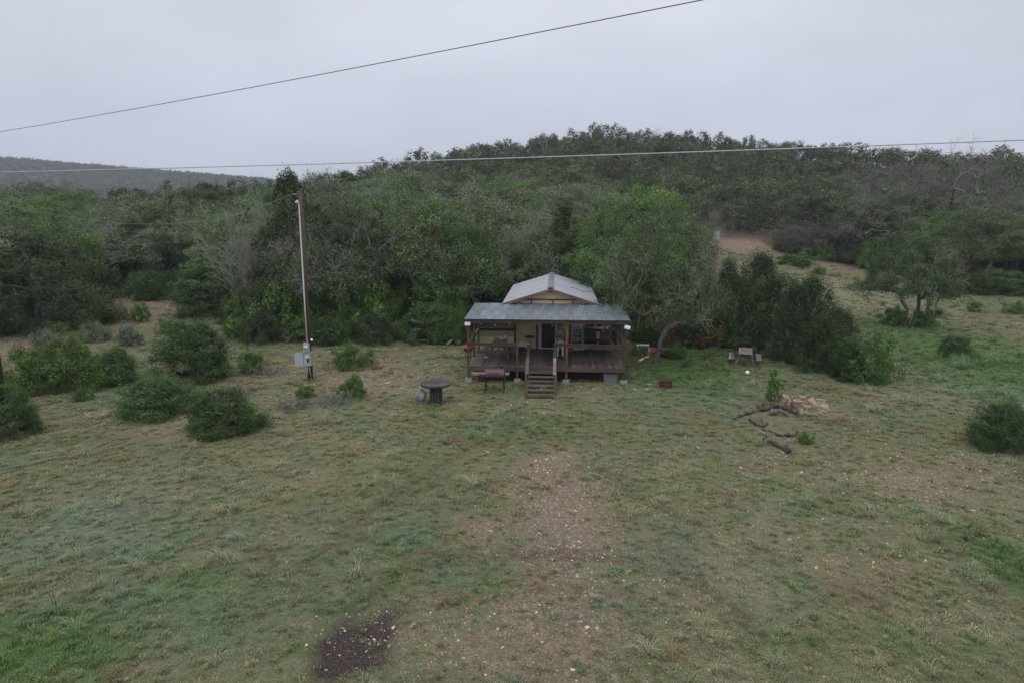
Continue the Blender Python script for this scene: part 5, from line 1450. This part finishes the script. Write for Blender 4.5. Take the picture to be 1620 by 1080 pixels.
# understory along the wood edge left of the cabin
def under(pr, adj, where, u, vb, hh, w_, rz, group):
    plant_px('understory_shrub', pr, adj + ' shrub ' + where, 'shrub', u, vb, vb - hh, w_, rz, group)
kinds = [(BUSH[0], 'bright leafy'), (SUMAC[0], 'wide glossy'), (JBUSH[0], 'dark juniper'), (BUSH[2], 'upright leafy'), (SAGE[0], 'silvery sage'), (JDEN[0], 'tall juniper')]
for k, u in enumerate(np.arange(386, 740, 21.)):
    pr, adj = kinds[(k * 5 + k // 3) % 6]
    vb = 539 + RS.uniform(-7, 6); hh = RS.uniform(30, 62) if adj != 'silvery sage' else 26
    under(pr, adj, 'in the outer undergrowth ' + where_u(u), u + RS.uniform(-6, 6), vb, hh, hh * RS.uniform(1.15, 1.5), u, 'undergrowth shrubs along the left wood edge')
for k, u in enumerate(np.arange(392, 735, 27.)):
    pr, adj = ((SUMAC[0], 'wide glossy'), (JDEN[0], 'tall juniper'), (JDEN[1], 'tall juniper'), (BUSH[1], 'bright leafy'))[k % 4]
    vb = 527 + RS.uniform(-6, 4); hh = RS.uniform(58, 100)
    under(pr, adj, 'in the inner undergrowth ' + where_u(u), u, vb, hh, hh * RS.uniform(1., 1.3), u, 'undergrowth shrubs along the left wood edge')
for k, u in enumerate(np.arange(1010, 1150, 22.)):
    vb = 548 + RS.uniform(-8, 4); hh = RS.uniform(26, 52)
    pr, adj = ((BUSH[0], 'shaded leafy'), (JDEN[0], 'shaded juniper'), (RUST[0], 'shaded rust brown'))[k % 3]
    under(pr, adj, 'under the oaks ' + where_u(u), u, vb, hh, hh * 1.2, u, 'shaded undergrowth right of the cabin')
for k, u in enumerate(np.arange(1235, 1640, 24.)):
    vb = np.interp(u, EDGE_U, EDGE_V) + RS.uniform(0, 5); hh = RS.uniform(20, 40)
    pr, adj = ((BUSH[1], 'bright leafy'), (JDEN[0], 'dark juniper'), (JBUSH[0], 'low juniper'))[k % 3]
    under(pr, adj, 'along the right wood foot ' + where_u(u), u, vb, hh, hh * RS.uniform(1.2, 1.6), u, 'shrubs along the foot of the right wood')
for k, u in enumerate(np.arange(10, 385, 30.)):
    vb = np.interp(u, EDGE_U, EDGE_V) + RS.uniform(-4, 3); hh = RS.uniform(26, 52)
    pr, adj = ((JDEN[0], 'dark juniper'), (BUSH[1], 'bright leafy'), (JDEN[1], 'pointed juniper'))[k % 3]
    under(pr, adj, 'at the top of the left slope ' + where_u(u), u, vb, hh, hh * RS.uniform(1.2, 1.6), u, 'shrubs along the top of the left slope')

# ---------------------------------------------------------------- the wood: nearest trees one by one, the far wood as one mass
cand = []
sp = 4.3
for j, y in enumerate(np.arange(34, 215, sp)):
    for x in np.arange(-.95 * y - 14, .95 * y + 14, sp if y < 95 else sp * .8):
        cand.append((x + RS.uniform(-1.7, 1.7) + (j % 2) * sp / 2, y + RS.uniform(-1.7, 1.7)))
cand = np.array(cand)
cz_ = h(cand[:, 0], cand[:, 1])
keep = ~is_open(cand[:, 0], cand[:, 1], 6.)
loc_ = (cand - HA[:2]) @ HRM[:2, :2]
keep &= ~((loc_[:, 0] > -3.) & (loc_[:, 0] < 10.) & (loc_[:, 1] > -3) & (loc_[:, 1] < 16.))
uu, vv = proj(cand[:, 0], cand[:, 1], cz_)
keep &= ~((uu > 815) & (uu < 930) & (cand[:, 1] < 50))
keep &= ~((uu < 1140) & (uu > 1020) & (cand[:, 1] < 95) & (uu + 5.2 * FPX / np.maximum(cand[:, 1], 20) > 1150))
keep &= ~((np.abs(uu - 408) < 85) & (cand[:, 1] < P(410, 500)[1] + 1.))
yc_ = np.interp(cand[:, 0], [-300, -75, -35, -10, 20, 58, 77, 95, 150, 400], [110, 112, 122, 150, 170, 160, 145, 132, 120, 130])
keep &= cand[:, 1] < yc_ + 16
for (hu, hv) in ((1000, 537), (1046, 576), (1088, 541), (560, 519), (668, 512), (735, 516), (838, 512), (893, 512), (470, 505), (505, 530), (410, 500), (1305, 408), (1512, 420), (1420, 405), (62, 520)):
    q = P(hu, hv); keep &= np.hypot(cand[:, 0] - q[0], cand[:, 1] - q[1]) > 2.6
cand, cz_, uu = cand[keep], cz_[keep], uu[keep]
vis = (uu > -90) & (uu < 1710)
order = np.argsort(cand[:, 1] + (~vis) * 25)
NEAR = order[:255]; FAR = order[255:]
ND = np.full(len(cand), False)
def species(x, y):
    nj = vnoise(x, y, .075, 21) * .75 + vnoise(x, y, .3, 22) * .35
    return nj
SPC = species(cand[:, 0], cand[:, 1])
_ey = {}
def edge_y(u):
    k = int(round(u / 20.)) * 20
    if k not in _ey: _ey[k] = P(k, float(np.interp(k, EDGE_U, EDGE_V)))[1]
    return _ey[k]
for i in NEAR:
    x, y = cand[i]; p = np.array([x, y, cz_[i]]); u = uu[i]
    where = WHERE[int(np.searchsorted(WU, u))]
    where = ('in the front rank ', 'in the second rank ', 'deeper in the wood ', 'far back in the wood ')[int(np.searchsorted((6., 14., 26.), y - edge_y(u)))] + where
    ht = RS.uniform(5.8, 8.4) * (1.12 if 480 < u < 820 else 1.)
    r = RS.random()
    if r < .06 and u > 1180:
        pr = DEAD[2 + i % 2]; nm, ad_ = 'bare_tree', 'leafless grey tree '
    elif SPC[i] > .52:
        pr = JUN[i % 4]; nm, ad_ = 'juniper_tree', 'dark juniper '
        ht *= .9
    else:
        pr = OAK[(i * 7) % 4]; nm, ad_ = 'live_oak', 'dull green live oak '
    s = ht / pr['H']
    plant(nm, pr, ad_ + where, 'tree', p, (s * RS.uniform(1.05, 1.45), s), RS.random() * 6.28, nm.replace('_', ' ') + 's ' + where)
# far wood
def far_proto(seed, H=5., R=3.1, nc=26, per=34, leaf=.30, jun=False):
    rng = np.random.default_rng(seed)
    if jun:
        f = .08 + .9 * rng.random(nc); a = rng.random(nc) * 6.28
        r = R * .9 * (1 - f) ** .38 * (.5 + .5 * rng.random(nc)); cen = np.stack([np.cos(a) * r, np.sin(a) * r, f * H * .95], 1)
        rad = np.stack([np.full(nc, .6), np.full(nc, .6), np.full(nc, .75)], 1) * (.7 + .6 * rng.random((nc, 1)))
    else:
        d = unit(rng.normal(size=(nc, 3))); d[:, 2] = np.abs(d[:, 2]) - .2
        rr_ = .55 + .5 * rng.random(nc); cen = np.stack([d[:, 0] * R * rr_, d[:, 1] * R * rr_, H * .5 + d[:, 2] * rr_ * H * .5], 1)
        rad = np.stack([np.full(nc, .95), np.full(nc, .95), np.full(nc, .6)], 1) * (.7 + .6 * rng.random((nc, 1)))
    q, ti = leaves(rng, cen, rad, per, leaf, shell=.5, tintv=.4, ctint=.35)
    nl = len(q)
    tr = []
    for k in range(5):
        a = rng.random() * 6.28; b = np.array([math.cos(a) * R * .5, math.sin(a) * R * .5, H * .6]); w_ = .09
        e = np.array([-math.sin(a), math.cos(a), 0]) * w_
        tr.append([np.array([0, 0, -.3]) - e, np.array([0, 0, -.3]) + e, b + e * .4, b - e * .4])
    q = np.concatenate([q, np.array(tr)]); ti = np.concatenate([ti, np.ones((5, 3))])
    return quad_mesh('far_tree', q, [M['far_leaf'], M['bark']], ti, [0] * nl + [1] * 5)
def far_dead(seed):
    pr = dead_proto(seed, H=5., R=2.6, n=16, r=.06)['trunk']
    return pr
fp = [far_proto(71, R=2.6, H=4.4), far_proto(72, R=2.9, H=4.), far_proto(73, R=2.4, H=4.5, jun=True), far_proto(74, R=2.8, H=4., jun=True), far_dead(75)]
pts = [np.array([cand[i][0], cand[i][1], cz_[i] - .05]) for i in FAR]
yv = RS.uniform(640, 960, 4200); xv = RS.uniform(-.95, -.2, 4200) * yv
far2 = np.stack([xv, yv, h(xv, yv) - .1], 1)
nf = len(pts)
pts = np.concatenate([np.array(pts), far2])
N_ = len(pts)
sc_ = RS.uniform(.75, 1.2, N_); sc_[nf:] *= 1.25
six = np.where(species(pts[:, 0], pts[:, 1]) > .55, RS.integers(2, 4, N_), RS.integers(0, 2, N_))
six = np.where(RS.random(N_) < .02, 4, six)
rot_ = np.zeros((N_, 3)); rot_[:, 2] = RS.random(N_) * 6.28
scv = np.stack([sc_ * RS.uniform(.9, 1.2, N_), sc_ * RS.uniform(.9, 1.2, N_), sc_ * RS.uniform(.8, 1.15, N_)], 1)
tn = RS.uniform(.7, 1.3, (N_, 1)) * np.ones((1, 3))
spots_ = [tuple(pts[i * 7 + 3]) for i in range(5)]
scatter('far_wood', [('far_tree', m_, s_) for m_, s_ in zip(fp, spots_)], pts, rot_, scv, six, tn, 'unbroken wood covering the hill and the hazy ridge beyond')

# ---------------------------------------------------------------- grass and gravel
M['grass_blade'] = None
n = NT('grass_blade')
n.bsdf(n.mix(1., n.attr('tint', 'INSTANCER', 'Color'), n.attr('shade', out='Color'), 'MULTIPLY'), .85, 0., .12)
M['grass_blade'] = n.mat
def tuft(name, seed, nb, spread, hgt, w0, arch, flop=.6):
    r = np.random.default_rng(seed)
    a = r.random(nb) * 6.28; rad = spread * r.random(nb) ** .6
    b = np.stack([np.cos(a) * rad, np.sin(a) * rad, np.full(nb, -.012)], 1)
    a2 = a + r.normal(size=nb) * .9
    out = np.stack([np.cos(a2), np.sin(a2), np.zeros(nb)], 1)
    hh = hgt * (.5 + .8 * r.random(nb))[:, None]; ar = arch * (.3 + r.random(nb))[:, None]
    side = np.stack([-np.sin(a2), np.cos(a2), np.zeros(nb)], 1) * (w0 * (.6 + .8 * r.random(nb)))[:, None]
    m1 = b + out * hh * ar * .35 + np.array([0, 0, 1.]) * hh * .62
    tp = b + out * hh * ar + np.array([0, 0, 1.]) * hh * (1 - flop * ar * .5)
    q1 = np.stack([b - side, b + side, m1 + side * .8, m1 - side * .8], 1)
    q2 = np.stack([m1 - side * .8, m1 + side * .8, tp + side * .12, tp - side * .12], 1)
    q = np.concatenate([q1, q2])
    s = np.clip(1 + r.normal(size=(nb, 1)) * .22, .5, 1.6) * np.ones((1, 3)); s[:, 0:1] *= 1 + r.normal(size=(nb, 1)) * .08
    me = quad_mesh(name, q, M['grass_blade'], np.concatenate([s, s]))
    me.color_attributes[0].name = 'shade'
    return me
TU = [tuft('grass_tuft', 81, 34, .16, .042, .006, 1.3), tuft('grass_tuft', 82, 30, .15, .055, .0065, 1.2), tuft('grass_tuft', 83, 40, .20, .034, .007, 1.5), tuft('grass_tuft', 84, 46, .10, .26, .005, 1.3), tuft('grass_tuft', 85, 26, .13, .10, .011, .7)]
def sample(n, y0, y1, margin=1.22):
    d = np.sqrt(RS.uniform(y0 * y0, y1 * y1, n)); x = RS.uniform(-.78, .78, n) * d * margin
    return x, d
xs, ys, sz = [], [], []
for y0, y1, den, s in ((9.5, 17, 130, .62), (17, 26, 80, .78), (26, 38, 42, 1.0), (38, 62, 11., 1.5), (62, 100, 2.2, 2.6)):
    nn = int(.78 * 1.22 * (y1 * y1 - y0 * y0) * den)
    x, y = sample(nn, y0, y1); xs.append(x); ys.append(y); sz.append(np.full(nn, s))
x, y, s = map(np.concatenate, (xs, ys, sz))
op = is_open(x, y, 3.)
lc = (np.stack([x, y], 1) - HA[:2]) @ HRM[:2, :2]
op &= ~((lc[:, 0] > .1) & (lc[:, 0] < WD - .1) & (lc[:, 1] > .3) & (lc[:, 1] < 12.6))
zd, za, zl, zb, zy, zg = (zval(k, x, y) for k in ('dirt', 'ash', 'lush', 'blue', 'dry', 'gravel'))
tk = track(x, y)
patch = vnoise(x, y, .55, 31) * .5 + vnoise(x, y, 1.7, 32) * .35 + vnoise(x, y, 5., 33) * .3
dens = np.clip(.25 + 1.1 * patch + .6 * zl - .62 * zd - .38 * zg - 1.1 * za - .35 * tk, .04, 1.)
op &= RS.random(len(x)) < dens
x, y, s, zd, za, zl, zb, zy, patch = (a[op] for a in (x, y, s, zd, za, zl, zb, zy, patch))
N_ = len(x)
ty = RS.choice([0, 1, 2, 4], N_, p=[.36, .26, .26, .12])
bunch = (RS.random(N_) < .035 * (1 + 2.5 * zl + 1.5 * zb) * .22 * (patch > .52) * (s < 1.2)); ty = np.where(bunch, 3, ty)
c1 = vnoise(x, y, .28, 41)[:, None]; c2 = vnoise(x, y, 1.3, 42)[:, None]; c3 = RS.random((N_, 1))
col = (1 - c1) * np.array([.185, .205, .098]) + c1 * np.array([.205, .222, .130])
col = col * (1 - .5 * c2) + .5 * c2 * np.array([.150, .188, .086])
def mixc(c, f, t): f = np.clip(f, 0, 1)[:, None]; return c * (1 - f) + f * np.array(t)
col = mixc(col, np.clip(zd + tk[op] * .7, 0, 1) * .55, (.20, .155, .095))
col = np.where(c3 < .10, mixc(col, np.full(N_, .6), (.32, .26, .17)), col)
col = np.where(bunch[:, None], mixc(col, np.full(N_, .6), (.27, .275, .18)), col)
for sd, s_, lo, tcol, am in ((61, .45, .55, (.150, .225, .140), .75), (62, .6, .56, (.215, .205, .085), .8), (63, .8, .58, (.30, .27, .175), .7), (64, 1.6, .62, (.12, .21, .065), .8), (65, 1.1, .63, (.20, .14, .085), .7)):
    f_ = vnoise(x, y, s_, sd) * .7 + vnoise(x, y, s_ * 3.1, sd + 9) * .3
    col = mixc(col, np.clip((f_ - lo) / .14, 0, 1) * am, tcol)
col = mixc(col, zb * .7, (.170, .235, .165))
col = mixc(col, zy * .75 * c2[:, 0] * 1.4, (.31, .285, .18))
col = mixc(col, zl * .9, (.100, .195, .058))
col *= (.78 + .44 * RS.random((N_, 1)))
zz = gz(x, y)
gs = s * RS.uniform(.7, 1.35, N_)
gs = np.where(bunch, gs * 1.3, gs)
lushh = 1 + .8 * zl
scv = np.stack([gs, gs, (.6 * gs + .4) * lushh], 1)
rot_ = np.stack([RS.normal(size=N_) * .1, RS.normal(size=N_) * .1, RS.random(N_) * 6.28], 1)
gp = [tuple((x[i * 11 + 5], y[i * 11 + 5], zz[i * 11 + 5])) for i in range(5)]
scatter('grass', [('grass_tuft', t_, g_) for t_, g_ in zip(TU, gp)], np.stack([x, y, zz], 1), rot_, scv, ty, col, 'short patchy grey green grass covering the clearing')
print('grass tufts', N_)
n = NT('pebble'); n.bsdf(n.mix(1., n.attr('tint', 'INSTANCER', 'Color'), n.rng(n.noise(n.coord('Object'), 3., 3.), .3, .7, .75, 1.2), 'MULTIPLY'), .9, 0., .15); M['pebble'] = n.mat
PB = [rock_mesh('pebble', 90 + k, M['pebble'], .5 + .1 * k, 1, .03) for k in range(3)]
xs, ys, sz = [], [], []
for y0, y1, den, s0 in ((9.5, 20, 110, .020), (20, 42, 50, .027), (42, 112, 4.0, .05)):
    nn = int(.78 * 1.22 * (y1 * y1 - y0 * y0) * den); x, y = sample(nn, y0, y1); xs.append(x); ys.append(y); sz.append(np.full(nn, s0))
x, y, s = map(np.concatenate, (xs, ys, sz))
zg, za, zd = zval('gravel', x, y), zval('ash', x, y), zval('dirt', x, y)
pt = vnoise(x, y, .8, 51) * .5 + vnoise(x, y, 3., 52) * .5
op = is_open(x, y, 0.) & (RS.random(len(x)) < np.clip(zg * 1.7 * pt + .035 * pt + .2 * zd * pt, 0, 1))
x, y, s, za = x[op], y[op], s[op], za[op]
N_ = len(x)
s = s * np.exp(RS.normal(size=N_) * .42)
c1 = RS.random((N_, 1))
col = (1 - c1) * np.array([.33, .25, .19]) + c1 * np.array([.55, .47, .39]); col *= RS.uniform(.7, 1.15, (N_, 1))
scv = np.stack([s, s * RS.uniform(.7, 1.2, N_), s * RS.uniform(.6, 1., N_)], 1) / .03
rot_ = np.stack([RS.normal(size=N_) * .3, RS.normal(size=N_) * .3, RS.random(N_) * 6.28], 1)
zz = gz(x, y)
gp = [tuple((x[i * 11 + 5], y[i * 11 + 5], zz[i * 11 + 5])) for i in range(3)]
scatter('gravel', [('pebble', t_, g_) for t_, g_ in zip(PB, gp)], np.stack([x, y, zz + s * .15], 1), rot_, scv, RS.integers(0, 3, N_), col, 'pinkish limestone gravel strewn over bare ground')
print('pebbles', N_)

# ---------------------------------------------------------------- damp air
n = NT('haze_air')
pv = n.n('ShaderNodeVolumePrincipled')
pv.inputs['Color'].default_value = (.80, .87, 1.0, 1); pv.inputs['Density'].default_value = .00034; pv.inputs['Anisotropy'].default_value = 0.
n.l(pv.outputs[0], n.out.inputs['Volume'])
hz = MB().span((-1950, -1000, -4.), (1950, 2250, 98.)).build('haze', n.mat)
tag(hz, 'pale damp haze hanging over the woods', None, None, 'stuff')
